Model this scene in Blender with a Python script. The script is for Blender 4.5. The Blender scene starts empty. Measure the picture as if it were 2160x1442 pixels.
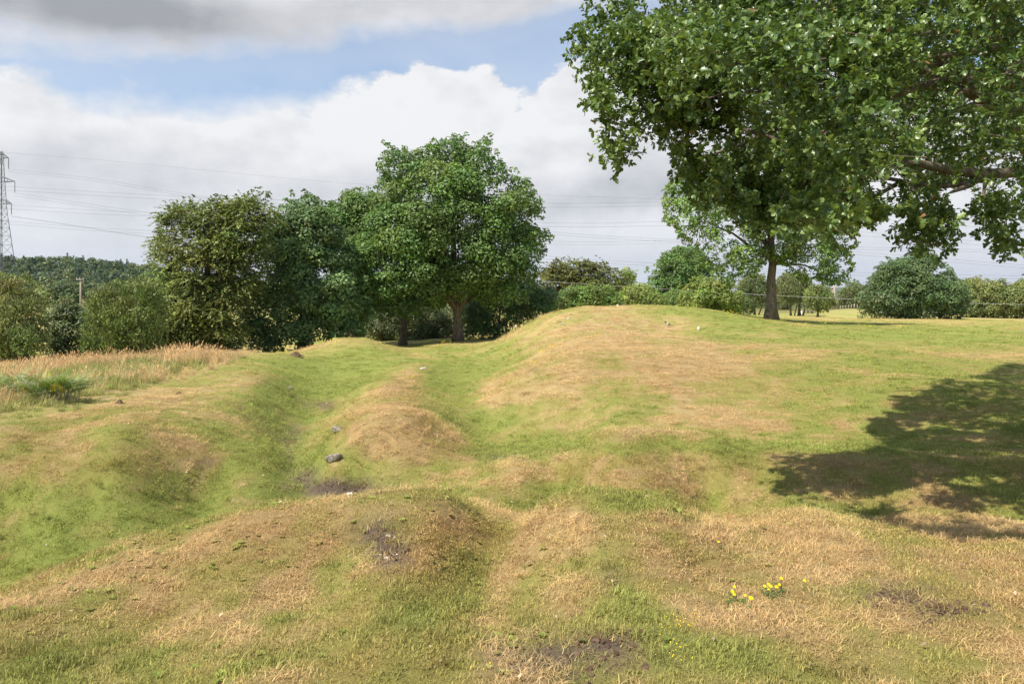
import bpy, math, random
import numpy as np
from mathutils import Vector, Matrix

# ------------------------------------------------------------------ camera, sky, sun, exposure
sc = bpy.context.scene
F, HV, CZ = 1620.0, 630.0, 1.65          # focal length in photo pixels, horizon row, eye height
cam = bpy.data.cameras.new("camera")
cam.sensor_width = 36.0
cam.lens = F * 36.0 / 2160.0
cam.shift_y = -(721.0 - HV) / 2160.0
cam.clip_start = 0.05
cam.clip_end = 30000
camo = bpy.data.objects.new("camera", cam)
sc.collection.objects.link(camo)
camo.location = (0, 0, CZ)
camo.rotation_euler = (math.radians(90), 0, 0)
sc.camera = camo

SUN_EL, SUN_BACK = math.radians(53), math.radians(36)
SUN = np.array([-math.cos(SUN_EL) * math.cos(SUN_BACK), -math.cos(SUN_EL) * math.sin(SUN_BACK), math.sin(SUN_EL)])
sl = bpy.data.lights.new("sun", "SUN")
sl.energy = 5.0
sl.angle = math.radians(0.55)
sl.color = (1.0, 0.93, 0.82)
so = bpy.data.objects.new("sun", sl)
sc.collection.objects.link(so)
so.location = (-60, -30, 80)
so.rotation_euler = Vector(SUN).to_track_quat('Z', 'Y').to_euler()

sc.view_settings.view_transform = 'Standard'
sc.view_settings.look = 'None'
sc.view_settings.gamma = 1
sc.view_settings.exposure = 0.42
sc.cycles.use_denoising = True
sc.cycles.max_bounces = 6
sc.cycles.diffuse_bounces = 3
sc.cycles.transmission_bounces = 3
sc.cycles.transparent_max_bounces = 8
sc.cycles.volume_bounces = 0


class NT:
    """small helper to write shader graphs as expressions"""
    def __init__(s, nt):
        s.nt = nt

    def new(s, t, **k):
        n = s.nt.nodes.new(t)
        for a, b in k.items():
            setattr(n, a, b)
        return n

    def link(s, v, sock):
        if hasattr(v, "is_output"):
            s.nt.links.new(v, sock)
        elif v is not None:
            sock.default_value = v

    def m(s, op, *a, clamp=False):
        n = s.new("ShaderNodeMath", operation=op)
        n.use_clamp = clamp
        for i, x in enumerate(a):
            s.link(x, n.inputs[i])
        return n.outputs[0]

    def add(s, *a):
        r = a[0]
        for b in a[1:]:
            r = s.m("ADD", r, b)
        return r

    def sub(s, a, b): return s.m("SUBTRACT", a, b)

    def mul(s, *a):
        r = a[0]
        for b in a[1:]:
            r = s.m("MULTIPLY", r, b)
        return r

    def step(s, x, lo, hi):
        n = s.new("ShaderNodeMapRange", interpolation_type='SMOOTHSTEP')
        s.link(x, n.inputs[0])
        n.inputs[1].default_value = lo
        n.inputs[2].default_value = hi
        n.inputs[3].default_value = 0
        n.inputs[4].default_value = 1
        return n.outputs[0]

    def noise(s, vec, scale, detail=4, rough=0.55, dist=0.0):
        n = s.new("ShaderNodeTexNoise")
        s.link(vec, n.inputs["Vector"])
        n.inputs["Scale"].default_value = scale
        n.inputs["Detail"].default_value = detail
        n.inputs["Roughness"].default_value = rough
        n.inputs["Distortion"].default_value = dist
        return n.outputs[0]

    def xyz(s, x, y, z):
        n = s.new("ShaderNodeCombineXYZ")
        for i, q in enumerate((x, y, z)):
            s.link(q, n.inputs[i])
        return n.outputs[0]

    def curve(s, x, pts, lo, hi):
        """1-D lookup through a colour ramp: pts = [(x, value 0..1)]"""
        n = s.new("ShaderNodeMapRange")
        s.link(x, n.inputs[0])
        n.inputs[1].default_value = lo
        n.inputs[2].default_value = hi
        r = s.new("ShaderNodeValToRGB")
        s.link(n.outputs[0], r.inputs[0])
        el = r.color_ramp.elements
        r.color_ramp.interpolation = 'B_SPLINE'
        for i, (px, v) in enumerate(pts):
            t = (px - lo) / (hi - lo)
            e = el[i] if i < 2 else el.new(t)
            e.position = t
            e.color = (v, v, v, 1)
        return r.outputs[0]

    def mix(s, f, a, b):
        n = s.new("ShaderNodeMix", data_type='RGBA')
        s.link(f, n.inputs[0])
        s.link(a, n.inputs[6])
        s.link(b, n.inputs[7])
        return n.outputs[2]

    def rgb(s, r, g, b):
        n = s.new("ShaderNodeRGB")
        n.outputs[0].default_value = (r, g, b, 1)
        return n.outputs[0]


def build_sky():
    w = bpy.data.worlds.new("World")
    sc.world = w
    w.use_nodes = True
    nt = w.node_tree
    nt.nodes.clear()
    g = NT(nt)
    sky = g.new("ShaderNodeTexSky")
    sky.sky_type = 'NISHITA'
    sky.sun_disc = False
    sky.sun_elevation = SUN_EL
    sky.sun_rotation = math.atan2(SUN[0], SUN[1])
    sky.air_density = 1.0
    sky.dust_density = 0.6
    sky.ozone_density = 1.5
    tc = g.new("ShaderNodeTexCoord")
    sp = g.new("ShaderNodeSeparateXYZ")
    nt.links.new(tc.outputs["Generated"], sp.inputs[0])
    x, y, z = sp.outputs
    az = g.m("ARCTAN2", x, y)
    hyp = g.m("SQRT", g.add(g.mul(x, x), g.mul(y, y), 1e-5))
    e = g.m("DIVIDE", z, hyp)
    vec = g.xyz(az, g.mul(e, 1.6), 0.37)

    def pe(u, v):
        a = math.atan((u - 1080) / F)
        return a, (HV - v) / F * math.cos(a)

    def blob(u, v, ru, rv):
        """soft spot of half size ru x rv around one direction of the sky"""
        a0, e0 = pe(u, v)
        k = (F / ru, F / rv / 1.6, 0.0)
        n = g.new("ShaderNodeVectorMath", operation='MULTIPLY_ADD')
        g.link(vec, n.inputs[0])
        n.inputs[1].default_value = k
        n.inputs[2].default_value = (-a0 * k[0], -e0 * 1.6 * k[1], 0.0)
        q = g.new("ShaderNodeVectorMath", operation='LENGTH')
        g.link(n.outputs[0], q.inputs[0])
        return g.step(q.outputs["Value"], 1.9, 0.0)

    def mad(a, b, c): return g.m("MULTIPLY_ADD", a, b, c)

    n1 = g.noise(vec, 10.0, 7, 0.60, 0.0)                # billows
    off = g.new("ShaderNodeVectorMath", operation='ADD')
    g.link(vec, off.inputs[0])
    off.inputs[1].default_value = (-0.016, 0.020, 0.0)
    n1b = g.noise(off.outputs[0], 10.0, 5, 0.60, 0.0)
    relief = g.sub(n1, n1b)                              # billows catch the sun on their upper left
    n2 = g.noise(vec, 2.6, 4, 0.55)                      # broad masses
    # top edge of the white cumulus bank
    bank = [(-400, 110), (0, 112), (140, 128), (240, 142), (340, 152), (430, 138), (520, 156), (620, 158), (700, 148),
            (830, 126), (900, 136), (1000, 130), (1045, 152), (1085, 190), (1125, 190), (1165, 140), (1230, 125),
            (1400, 95), (1700, 110), (2200, 130)]
    top = g.curve(az, [(pe(u, 630)[0], pe(u, v)[1] / .5) for u, v in bank], -0.85, 0.65)
    d1 = mad(n1, 0.13, g.sub(mad(top, 0.5, -0.065), e))
    soft = g.step(g.m("ABSOLUTE", g.add(az, 0.40)), 0.26, 0.06)
    m1 = g.m("DIVIDE", d1, mad(soft, 0.05, 0.014), clamp=True)
    # upper grey cloud deck
    low = [(-400, 100), (0, 100), (160, 100), (330, 118), (450, 122), (560, 112), (650, 90), (800, 66), (950, 56), (1100, 40),
           (1280, 8), (1600, -40), (2200, -20)]
    lo = g.curve(az, [(pe(u, 630)[0], pe(u, v)[1] / .6) for u, v in low], -0.85, 0.65)
    d2 = mad(n2, 0.11, mad(n1, 0.09, g.sub(e, mad(lo, 0.6, 0.10))))
    m2 = g.step(d2, -0.03, 0.035)
    m2 = g.mul(m2, g.sub(1.0, g.mul(g.step(e, 0.5, 0.75), g.step(n2, 0.50, 0.58), 0.5)))   # open sky higher up
    veil = g.mul(g.step(n2, 0.3, 0.68), 0.40)
    s1 = mad(blob(1330, 395, 260, 60), 0.42, mad(blob(960, 425, 380, 45), 0.30, mad(blob(400, 395, 330, 50), 0.30, mad(blob(900, 250, 330, 80), -0.32,
         mad(blob(1185, 372, 60, 40), -0.45, mad(blob(1310, 480, 120, 40), -0.42, mad(blob(100, 200, 300, 90), -0.12, mad(blob(1290, 310, 110, 26), 0.2, 0.26))))))))
    sh = mad(relief, -1.5, mad(g.sub(n1, 0.5), 0.9, mad(g.sub(n2, 0.5), 0.8, s1)))
    sh = g.m("SUBTRACT", sh, g.mul(g.step(d1, 0.06, 0.0), 0.22), clamp=True)          # sunlit tops
    c_bank = g.mix(sh, g.rgb(0.69, 0.69, 0.70), g.rgb(0.385, 0.40, 0.43))
    c_bank = g.mix(g.step(e, 0.15, -0.06), c_bank, g.rgb(0.56, 0.595, 0.65))
    sh2 = mad(blob(210, 12, 300, 50), 0.85, mad(relief, -1.0, mad(g.sub(n1, 0.5), 0.7, mad(g.sub(n2, 0.5), 0.5, 0.24))))
    sh2 = g.m("ADD", sh2, 0.0, clamp=True)
    c_deck = g.mix(sh2, g.rgb(0.64, 0.64, 0.66), g.rgb(0.28, 0.29, 0.31))
    both = g.m("MAXIMUM", m1, m2)
    col = g.mix(both, g.rgb(0.62, 0.64, 0.67), g.mix(m1, c_deck, c_bank))
    mask = g.m("MAXIMUM", both, veil)
    clear = g.m("MAXIMUM", g.step(e, 0.48, 0.8), g.step(g.m("ABSOLUTE", az), 1.0, 1.7))   # mostly open sky overhead and behind
    mask = g.m("MULTIPLY", mask, mad(clear, -0.75, 1.0), clamp=True)
    b_sky = g.new("ShaderNodeBackground")
    nt.links.new(sky.outputs[0], b_sky.inputs[0])
    b_sky.inputs[1].default_value = 0.13
    b_cl = g.new("ShaderNodeBackground")
    nt.links.new(col, b_cl.inputs[0])
    b_cl.inputs[1].default_value = 1.0
    mx = g.new("ShaderNodeMixShader")
    nt.links.new(mask, mx.inputs[0])
    nt.links.new(b_sky.outputs[0], mx.inputs[1])
    nt.links.new(b_cl.outputs[0], mx.inputs[2])
    out = g.new("ShaderNodeOutputWorld")
    nt.links.new(mx.outputs[0], out.inputs[0])
    w.cycles.sampling_method = 'MANUAL'
    w.cycles.sample_map_resolution = 512


build_sky()

# ------------------------------------------------------------------ numeric helpers
RNG = np.random.default_rng(7)


def _hash(ix, iy, iz, seed):
    h = (ix.astype(np.int64) * 374761393 + iy.astype(np.int64) * 668265263 + iz.astype(np.int64) * 2147483647 + seed * 974634777) & 0xFFFFFFFF
    h = ((h ^ (h >> 13)) * 1274126177) & 0xFFFFFFFF
    h = ((h ^ (h >> 15)) * 2246822519) & 0xFFFFFFFF
    return ((h ^ (h >> 16)) & 0xFFFFFF) / float(0xFFFFFF)


def noise2(x, y, seed=0):
    x = np.asarray(x, float); y = np.asarray(y, float)
    ix, iy = np.floor(x), np.floor(y)
    fx, fy = x - ix, y - iy
    fx, fy = fx * fx * (3 - 2 * fx), fy * fy * (3 - 2 * fy)
    o = np.zeros_like(ix)
    a = _hash(ix, iy, o, seed); b = _hash(ix + 1, iy, o, seed)
    c = _hash(ix, iy + 1, o, seed); d = _hash(ix + 1, iy + 1, o, seed)
    return (a * (1 - fx) + b * fx) * (1 - fy) + (c * (1 - fx) + d * fx) * fy


def fbm2(x, y, seed=0, oct=4, rough=0.5):
    s, a, t = 0, 1.0, 0
    for o in range(oct):
        s = s + a * noise2(x * 2 ** o + 17.3 * o, y * 2 ** o - 9.1 * o, seed + o)
        t += a
        a *= rough
    return s / t


def noise3(p, seed=0):
    i = np.floor(p); f = p - i
    f = f * f * (3 - 2 * f)
    r = 0
    for dx in (0, 1):
        for dy in (0, 1):
            for dz in (0, 1):
                w = (f[:, 0] if dx else 1 - f[:, 0]) * (f[:, 1] if dy else 1 - f[:, 1]) * (f[:, 2] if dz else 1 - f[:, 2])
                r = r + w * _hash(i[:, 0] + dx, i[:, 1] + dy, i[:, 2] + dz, seed)
    return r


def P(u, v, Y):
    return np.array([(u - 1080) / F * Y, Y, CZ - (v - HV) / F * Y])


# ------------------------------------------------------------------ terrain: heights surveyed as (column, row, distance)
CTRL = [(0,1442,3.6),(500,1442,3.5),(1080,1442,3.4),(1600,1442,3.3),(2160,1442,3.3),
 (300,1300,4.7),(700,1250,5.0),(1020,1230,5.5),(850,1180,5.0),(1250,1180,5.1),(1072,1150,6.6),(1600,1250,4.5),(2000,1250,4.4),(1600,1150,5.6),(2000,1170,5.2),
 (0,1255,5.4),(200,1175,6.0),(400,1110,6.5),(600,1072,6.8),(780,1060,6.9),(960,1064,6.8),(1078,1100,7.6),(1165,1083,6.5),(1400,1080,7.0),(1700,1085,6.8),(2160,1110,6.5),
 (0,1215,9.2),(150,1170,9.5),(300,1115,10.3),(500,1070,11.3),(650,1052,12.2),(760,1045,12.4),(850,1040,11.6),(950,1045,10.1),(1070,1055,9.1),(1200,1062,9.4),(1500,1064,9.0),(1850,1077,8.1),(2160,1092,7.5),
 (1000,1015,10.6),(1100,985,10.1),(1250,960,9.6),(1500,955,9.5),(1850,962,9.3),(2160,972,9.1),
 (1100,960,14.2),(1200,945,14.5),(1500,942,13.2),(1850,945,12.6),(2160,950,12.0),
 (1300,920,14.5),(1500,900,14.8),(1850,880,14.5),(2160,870,14.0),(1300,850,16.8),(1500,850,17.0),(1850,800,18.5),(2160,790,18.5),(1250,800,20),(1500,780,22),(1850,745,25),(2160,740,26),(1250,740,26),(1400,720,29),(1600,715,31),(1850,705,35),(2160,705,37),
 (1040,850,19.5),(1100,800,22.5),(1150,755,27),(1200,700,34),(1180,655,44),(1100,690,46),(1050,720,48),(1000,732,50),(1300,647,44),(1350,645,45),(1450,648,46),(1530,658,47),(1600,670,48),(1640,676,48),(1700,683,46),(1800,687,45),(1400,690,38),(1300,690,36),
 (1900,684,50),(2160,688,47),(1900,676,62),(2160,679,60),(1700,672,70),(1650,668,85),(1900,671,85),(2160,674,90),(1700,664,115),(1600,664,110),(1780,651,140),(1830,651,140),(1880,651,140),(1780,668,105),(1690,661,150),
 (830,1020,11.6),(840,960,12.8),(860,900,13.8),(840,870,15),(800,840,18),(830,800,23),(880,775,29),(720,900,15),(700,970,13),(760,950,13),(960,930,14.5),(930,890,16),(900,850,18),
 (1020,915,17.9),(980,860,22),(950,820,26),(980,780,32),(1020,755,38),(930,760,35),
 (610,960,15.6),(620,1000,14.0),(600,920,17.6),(640,860,22),(700,800,29.5),(800,755,36),(850,740,44),
 (745,712,47),(660,735,44),(620,745,42),(700,760,35),(745,735,40),(640,748,37),(560,748,36),(940,727,50),(968,720,58),(850,738,52),
 (0,1150,9.9),(200,1080,10.4),(100,1000,10.9),(250,960,11.3),(0,930,11.5),(150,900,12.8),(350,930,12.4),(440,985,12.3),(420,1050,11.7),(420,960,12.4),(500,930,13.5),(560,950,13.5),(400,880,14.8),(500,870,16.5),(550,830,19.5),(300,850,16),(450,820,20),(580,790,24),(0,880,13.5),(150,850,16),(350,790,23),(500,760,29),(200,790,24),(0,800,24),(300,765,31),(100,765,34),(550,748,34),
 (0,765,42),(300,750,48),(600,745,56),(100,645,150),(250,648,150),(-300,760,45),(-300,1000,10),(-300,1250,5.6),(-300,880,14),(2500,1110,6.5),(2500,960,10),(2500,800,18),(2500,700,40),(2500,678,80)]
CP = np.array([P(*c) for c in CTRL])
HID = np.array([(-4,0,0),(0,0,0),(4,0,0),(-1,2,0),(2,2,0),(-9,-1,0),(9,-1,0),(0,-1,0),(6,60,-.5),(12,62,-.3),(2,60,-1.2),(-12,75,-2.2),(-30,75,-2.2),(0,80,-1.8),(20,85,-.7),
                (0,130,-1.2),(60,200,-1.2),(0,220,-1.2),(120,220,-1.2),(-100,220,0.3),(-60,100,-1.6),(-90,100,-1.2)], float)
CP = np.vstack([CP, HID])


def _q(x, y):
    yy = np.clip(y, -1, 260) + 4.0
    return np.stack([np.clip(x / yy * 2.2, -2.0, 2.0), np.log(yy)], -1)


def _phi(r2):
    return 0.5 * r2 * np.log(r2 + 1e-12)


def _fit():
    q = _q(CP[:, 0], CP[:, 1]); n = len(q)
    r2 = ((q[:, None] - q[None]) ** 2).sum(-1)
    A = np.zeros((n + 3, n + 3))
    A[:n, :n] = _phi(r2) + np.eye(n) * 2.5e-4
    A[:n, n] = 1; A[:n, n + 1:] = q
    A[n, :n] = 1; A[n + 1:, :n] = q.T
    b = np.zeros(n + 3); b[:n] = CP[:, 2]
    return q, np.linalg.solve(A, b)


TQ, TW = _fit()


def base_h(x, y):
    x = np.asarray(x, float); y = np.asarray(y, float)
    sh = x.shape
    x = x.ravel(); y = y.ravel()
    out = np.empty(len(x))
    for i in range(0, len(x), 40000):
        q = _q(x[i:i + 40000], y[i:i + 40000])
        r2 = (q[:, 0:1] - TQ[None, :, 0]) ** 2 + (q[:, 1:2] - TQ[None, :, 1]) ** 2
        out[i:i + 40000] = _phi(r2) @ TW[:-3] + TW[-3] + q @ TW[-2:]
    d = np.hypot(x, y)
    w = np.clip((260 - d) / 120, 0, 1); w = w * w * (3 - 2 * w)
    out = out * w + (1 - w) * (-0.9)
    # wooded hill far to the left
    out = out + 18 * np.exp(-((x + 345) / 105) ** 2 - ((y - 520) / 120) ** 2) + 10 * np.exp(-((x + 260) / 90) ** 2 - ((y - 560) / 120) ** 2)
    for (bx, by, r, h) in LUMPS:
        out = out + h * np.exp(-((x - bx) ** 2 + (y - by) ** 2) / (r * r))
    return out.reshape(sh)


# single humps and lips of the old banks: column, row, distance, radius, height
LUMPS = [(P(u, v, Y)[0], Y, r, h) for u, v, Y, r, h in [(900,1110,6.3,.75,.13),(1260,1135,5.9,.75,.20),(640,1150,6.0,.9,.07),(600,760,33,1.6,.22),(560,800,22,1.2,.12),(1350,760,24,2.2,.16),(1180,800,23,1.3,.14),(1480,740,29,2.2,.16),(1600,790,21,2.0,.12),(860,905,14,.9,.12),(1950,830,17,1.6,.12),(1330,985,10,.9,.08),(1650,970,9.6,1.0,.06),(1800,760,24,2.4,.14)]]


def ground_h(x, y):
    """terrain with the small lumps of the turf"""
    x = np.asarray(x, float); y = np.asarray(y, float)
    d = np.maximum(np.hypot(x, y), 1.5)
    h = base_h(x, y)
    f = np.clip(d / 8, 0.55, 2.0)
    h = h + 0.085 * f * (fbm2(x / 1.5, y / 1.5, 3, 3) - 0.5) * np.clip(90 / d, 0, 1)
    h = h + 0.085 * (fbm2(x / 0.42, y / 0.42, 9, 3, 0.6) - 0.5) * np.clip(14 / d, 0, 1)
    return h


def hit(u, v, fn=base_h):
    """first point where the sight line through a photo pixel meets the ground"""
    Y = np.geomspace(2.2, 320, 1400)
    X = (u - 1080) / F * Y
    zr = CZ - (v - HV) / F * Y
    k = np.nonzero(zr <= fn(X, Y))[0]
    i = k[0] if len(k) else len(Y) - 1
    return np.array([X[i], Y[i], float(fn(X[i:i + 1], Y[i:i + 1])[0])])


def in_poly(u, v, poly):
    p = np.asarray(poly, float); r = np.zeros(np.shape(u), bool)
    j = len(p) - 1
    for i in range(len(p)):
        c = ((p[i, 1] > v) != (p[j, 1] > v)) & (u < (p[j, 0] - p[i, 0]) * (v - p[i, 1]) / (p[j, 1] - p[i, 1] + 1e-9) + p[i, 0])
        r ^= c
        j = i
    return r


def edge_dist(u, v, poly):
    p = np.asarray(poly, float); best = np.full(np.shape(u), 1e9)
    for a, b in zip(p, np.roll(p, -1, 0)):
        ab = b - a
        t = np.clip(((u - a[0]) * ab[0] + (v - a[1]) * ab[1]) / (ab @ ab + 1e-9), 0, 1)
        best = np.minimum(best, np.hypot(u - a[0] - t * ab[0], v - a[1] - t * ab[1]))
    return best


def norm(a):
    return a / (np.linalg.norm(a, axis=-1, keepdims=True) + 1e-9)


# ------------------------------------------------------------------ mesh building
class MB:
    """collects vertices, polygons and per-vertex tints; build() links them as ONE mesh object"""
    def __init__(s):
        s.v, s.f, s.c, s.mi, s.n = [], [], [], [], 0

    def add(s, v, f, c=None, mi=0):
        v = np.asarray(v, float).reshape(-1, 3)
        f = [np.asarray(q, int) for q in (f if isinstance(f, list) else [f])]
        for q in f:
            s.f.append(q + s.n)
            s.mi.append(np.full(len(q), mi))
        s.v.append(v)
        if c is None:
            c = (1, 1, 1)
        c = np.asarray(c, float)
        s.c.append(np.broadcast_to(c, (len(v), 3)) if c.ndim == 1 else c)
        s.n += len(v)
        return s

    def tube(s, pts, rad, n=8, c=None, cap=True, mi=0, wob=0.0, rng=RNG):
        pts = np.asarray(pts, float); k = len(pts)
        rad = np.broadcast_to(np.asarray(rad, float), (k,))
        t = norm(np.gradient(pts, axis=0))
        ref = np.array([0.0, 0.0, 1.0]) if abs(t[0, 2]) < 0.9 else np.array([1.0, 0.0, 0.0])
        A = norm(np.cross(t, ref)); B = np.cross(t, A)
        th = np.arange(n) / n * 2 * math.pi
        r = rad[:, None] * (1 + (wob * (rng.random((k, n)) - 0.5) if wob else 0))
        v = pts[:, None] + r[..., None] * (np.cos(th)[None, :, None] * A[:, None] + np.sin(th)[None, :, None] * B[:, None])
        i = np.arange(k - 1)[:, None] * n; j = np.arange(n)[None]; j2 = (j + 1) % n
        q = np.stack([i + j, i + j2, i + n + j2, i + n + j], -1).reshape(-1, 4)
        fs = [q]
        if cap:
            fs += [np.arange(n)[None, ::-1], (np.arange(n) + (k - 1) * n)[None]]
        return s.add(v.reshape(-1, 3), fs, c, mi)

    def box(s, c, size, col=None, mi=0, R=None):
        q = np.array([[x, y, z] for x in (-.5, .5) for y in (-.5, .5) for z in (-.5, .5)]) * np.asarray(size, float)
        if R is not None:
            q = q @ np.asarray(R).T
        f = np.array([[0, 1, 3, 2], [4, 6, 7, 5], [0, 4, 5, 1], [2, 3, 7, 6], [0, 2, 6, 4], [1, 5, 7, 3]])
        return s.add(q + np.asarray(c, float), f, col, mi)

    def stamp(s, tv, tf, pos, R, scale, col):
        """copies of a template (k verts) at n places"""
        n, k = len(pos), len(tv)
        sc_ = np.asarray(scale, float)
        sc_ = sc_[:, None, None] if sc_.ndim == 1 else sc_[:, None, :]
        v = np.einsum('nij,nkj->nki', R, tv[None] * sc_) + pos[:, None]
        off = (np.arange(n) * k)[:, None, None]
        fs = [(np.asarray(f)[None] + off).reshape(-1, len(f[0])) for f in tf]
        return s.add(v.reshape(-1, 3), fs, np.repeat(col, k, 0))

    def build(s, name, mats, parent=None, origin=(0, 0, 0), smooth=False, tint=True):
        me = bpy.data.meshes.new(name)
        v = np.concatenate(s.v) - np.asarray(origin, float)
        me.vertices.add(len(v))
        me.vertices.foreach_set("co", v.astype(np.float32).ravel())
        tot = np.concatenate([np.full(len(f), f.shape[1]) for f in s.f])
        li = np.concatenate([f.ravel() for f in s.f])
        me.loops.add(len(li))
        me.loops.foreach_set("vertex_index", li.astype(np.int32))
        me.polygons.add(len(tot))
        st = np.concatenate([[0], np.cumsum(tot)[:-1]])
        me.polygons.foreach_set("loop_start", st.astype(np.int32))
        me.polygons.foreach_set("loop_total", tot.astype(np.int32))
        mats = mats if isinstance(mats, (list, tuple)) else [mats]
        for m in mats:
            me.materials.append(m)
        if len(mats) > 1:
            me.polygons.foreach_set("material_index", np.concatenate(s.mi).astype(np.int32))
        if smooth:
            me.polygons.foreach_set("use_smooth", np.ones(len(tot), bool))
        me.update(calc_edges=True)
        if tint:
            a = me.attributes.new("tint", 'FLOAT_COLOR', 'POINT')
            c = np.concatenate(s.c)
            a.data.foreach_set("color", np.hstack([c, np.ones((len(c), 1))]).astype(np.float32).ravel())
        o = bpy.data.objects.new(name, me)
        sc.collection.objects.link(o)
        if parent is not None:
            o.parent = parent
        else:
            o.location = origin
        return o


def tag(o, label=None, cat=None, group=None, kind=None):
    for k, v in (("label", label), ("category", cat), ("group", group), ("kind", kind)):
        if v:
            o[k] = v
    return o


def thing(name, label, cat, loc, group=None):
    o = bpy.data.objects.new(name, None)
    o.empty_display_size = 0.2
    sc.collection.objects.link(o)
    o.location = tuple(float(q) for q in loc)
    return tag(o, label, cat, group)


def frames(nrm, rng, spin=None):
    """rotation matrices whose third axis is nrm, with random spin"""
    n = norm(nrm)
    r = norm(rng.normal(size=n.shape)) if spin is None else spin
    a = norm(np.cross(r, n)); b = np.cross(n, a)
    return np.stack([a, b, n], -1)


# ------------------------------------------------------------------ materials
def mat(name):
    m = bpy.data.materials.new(name)
    m.use_nodes = True
    m.node_tree.nodes.clear()
    return m, NT(m.node_tree)


def finish(g, bsdf):
    o = g.new("ShaderNodeOutputMaterial")
    g.link(bsdf, o.inputs[0])


def principled(g, col, rough=0.8, spec=0.3, bump=None, bdist=0.01, bstr=0.5):
    b = g.new("ShaderNodeBsdfPrincipled")
    g.link(col, b.inputs["Base Color"])
    g.link(rough, b.inputs["Roughness"])
    b.inputs["Specular IOR Level"].default_value = spec
    if bump is not None:
        n = g.new("ShaderNodeBump")
        n.inputs["Distance"].default_value = bdist
        n.inputs["Strength"].default_value = bstr
        g.link(bump, n.inputs["Height"])
        g.link(n.outputs[0], b.inputs["Normal"])
    return b.outputs[0]


def attr(g, name, kind='GEOMETRY'):
    a = g.new("ShaderNodeAttribute", attribute_name=name)
    a.attribute_type = kind
    return a.outputs[0]


def geo_pos(g):
    return g.new("ShaderNodeNewGeometry").outputs["Position"]


def leaf_material(name, rough, spec, trans):
    m, g = mat(name)
    col = attr(g, "tint")
    b = principled(g, col, rough, spec)
    t = g.new("ShaderNodeBsdfTranslucent")
    h = g.new("ShaderNodeHueSaturation")
    h.inputs["Hue"].default_value = 0.485
    h.inputs["Saturation"].default_value = 1.15
    h.inputs["Value"].default_value = 1.5
    g.link(col, h.inputs["Color"])
    g.link(h.outputs[0], t.inputs[0])
    mx = g.new("ShaderNodeMixShader")
    mx.inputs[0].default_value = trans
    g.link(b, mx.inputs[1]); g.link(t.outputs[0], mx.inputs[2])
    finish(g, mx.outputs[0])
    return m


M_LEAF = leaf_material("foliage", 0.5, 0.4, 0.20)
M_OAK = leaf_material("oak_leaf", 0.38, 0.6, 0.25)


def bark_material():
    m, g = mat("bark")
    p = geo_pos(g)
    mp = g.new("ShaderNodeMapping")
    g.link(p, mp.inputs[0])
    mp.inputs["Scale"].default_value = (9, 9, 1.6)
    n = g.noise(mp.outputs[0], 1.6, 6, 0.65, 0.4)
    n2 = g.noise(p, 1.1, 3)
    c = g.mix(g.step(n, 0.3, 0.7), g.rgb(.07, .052, .036), g.rgb(.26, .21, .155))
    c = g.mix(g.mul(g.step(n2, .5, .7), .5), c, g.rgb(.10, .105, .06))
    finish(g, principled(g, c, .9, .15, n, .04, .9))
    return m


M_BARK = bark_material()


def plain_material(name, a, b, scale, rough=.8, spec=.25, bd=.01):
    m, g = mat(name)
    p = g.new("ShaderNodeTexCoord").outputs["Object"]
    n = g.noise(p, scale, 5, .6)
    finish(g, principled(g, g.mix(g.step(n, .3, .7), g.rgb(*a), g.rgb(*b)), rough, spec, n, bd, .6))
    return m


def tint_material(name, rough=.8, spec=.2, noise_scale=None):
    m, g = mat(name)
    c = attr(g, "tint")
    if noise_scale:
        n = g.noise(geo_pos(g), noise_scale, 4, .6)
        c = g.mix(g.mul(n, .35), c, g.rgb(.03, .03, .02))
    finish(g, principled(g, c, rough, spec))
    return m


M_STEEL = plain_material("galvanised_steel", (.10, .105, .11), (.18, .185, .19), 3, .6, .3)
M_WOOD = plain_material("weathered_wood", (.30, .25, .20), (.46, .39, .33), 6, .85, .15)
M_PALEWOOD = plain_material("pale_wood", (.62, .54, .40), (.78, .70, .56), 8, .8, .2)
M_STONE = plain_material("grey_stone", (.13, .11, .085), (.34, .30, .25), 14, .9, .2, .02)
M_PALESTONE = plain_material("pale_stone", (.45, .42, .38), (.72, .69, .64), 20, .9, .2, .01)
M_SOIL = plain_material("soil", (.07, .045, .03), (.19, .125, .08), 25, .95, .05, .03)
M_WIRE = plain_material("wire", (.10, .10, .105), (.16, .16, .165), 2, .5, .4)
M_CABLE = plain_material("cable", (.42, .42, .41), (.5, .5, .49), 2, .5, .4)
M_TINT = tint_material("painted", .6, .3)
M_FLOWER = tint_material("petals", .6, .2)

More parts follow.
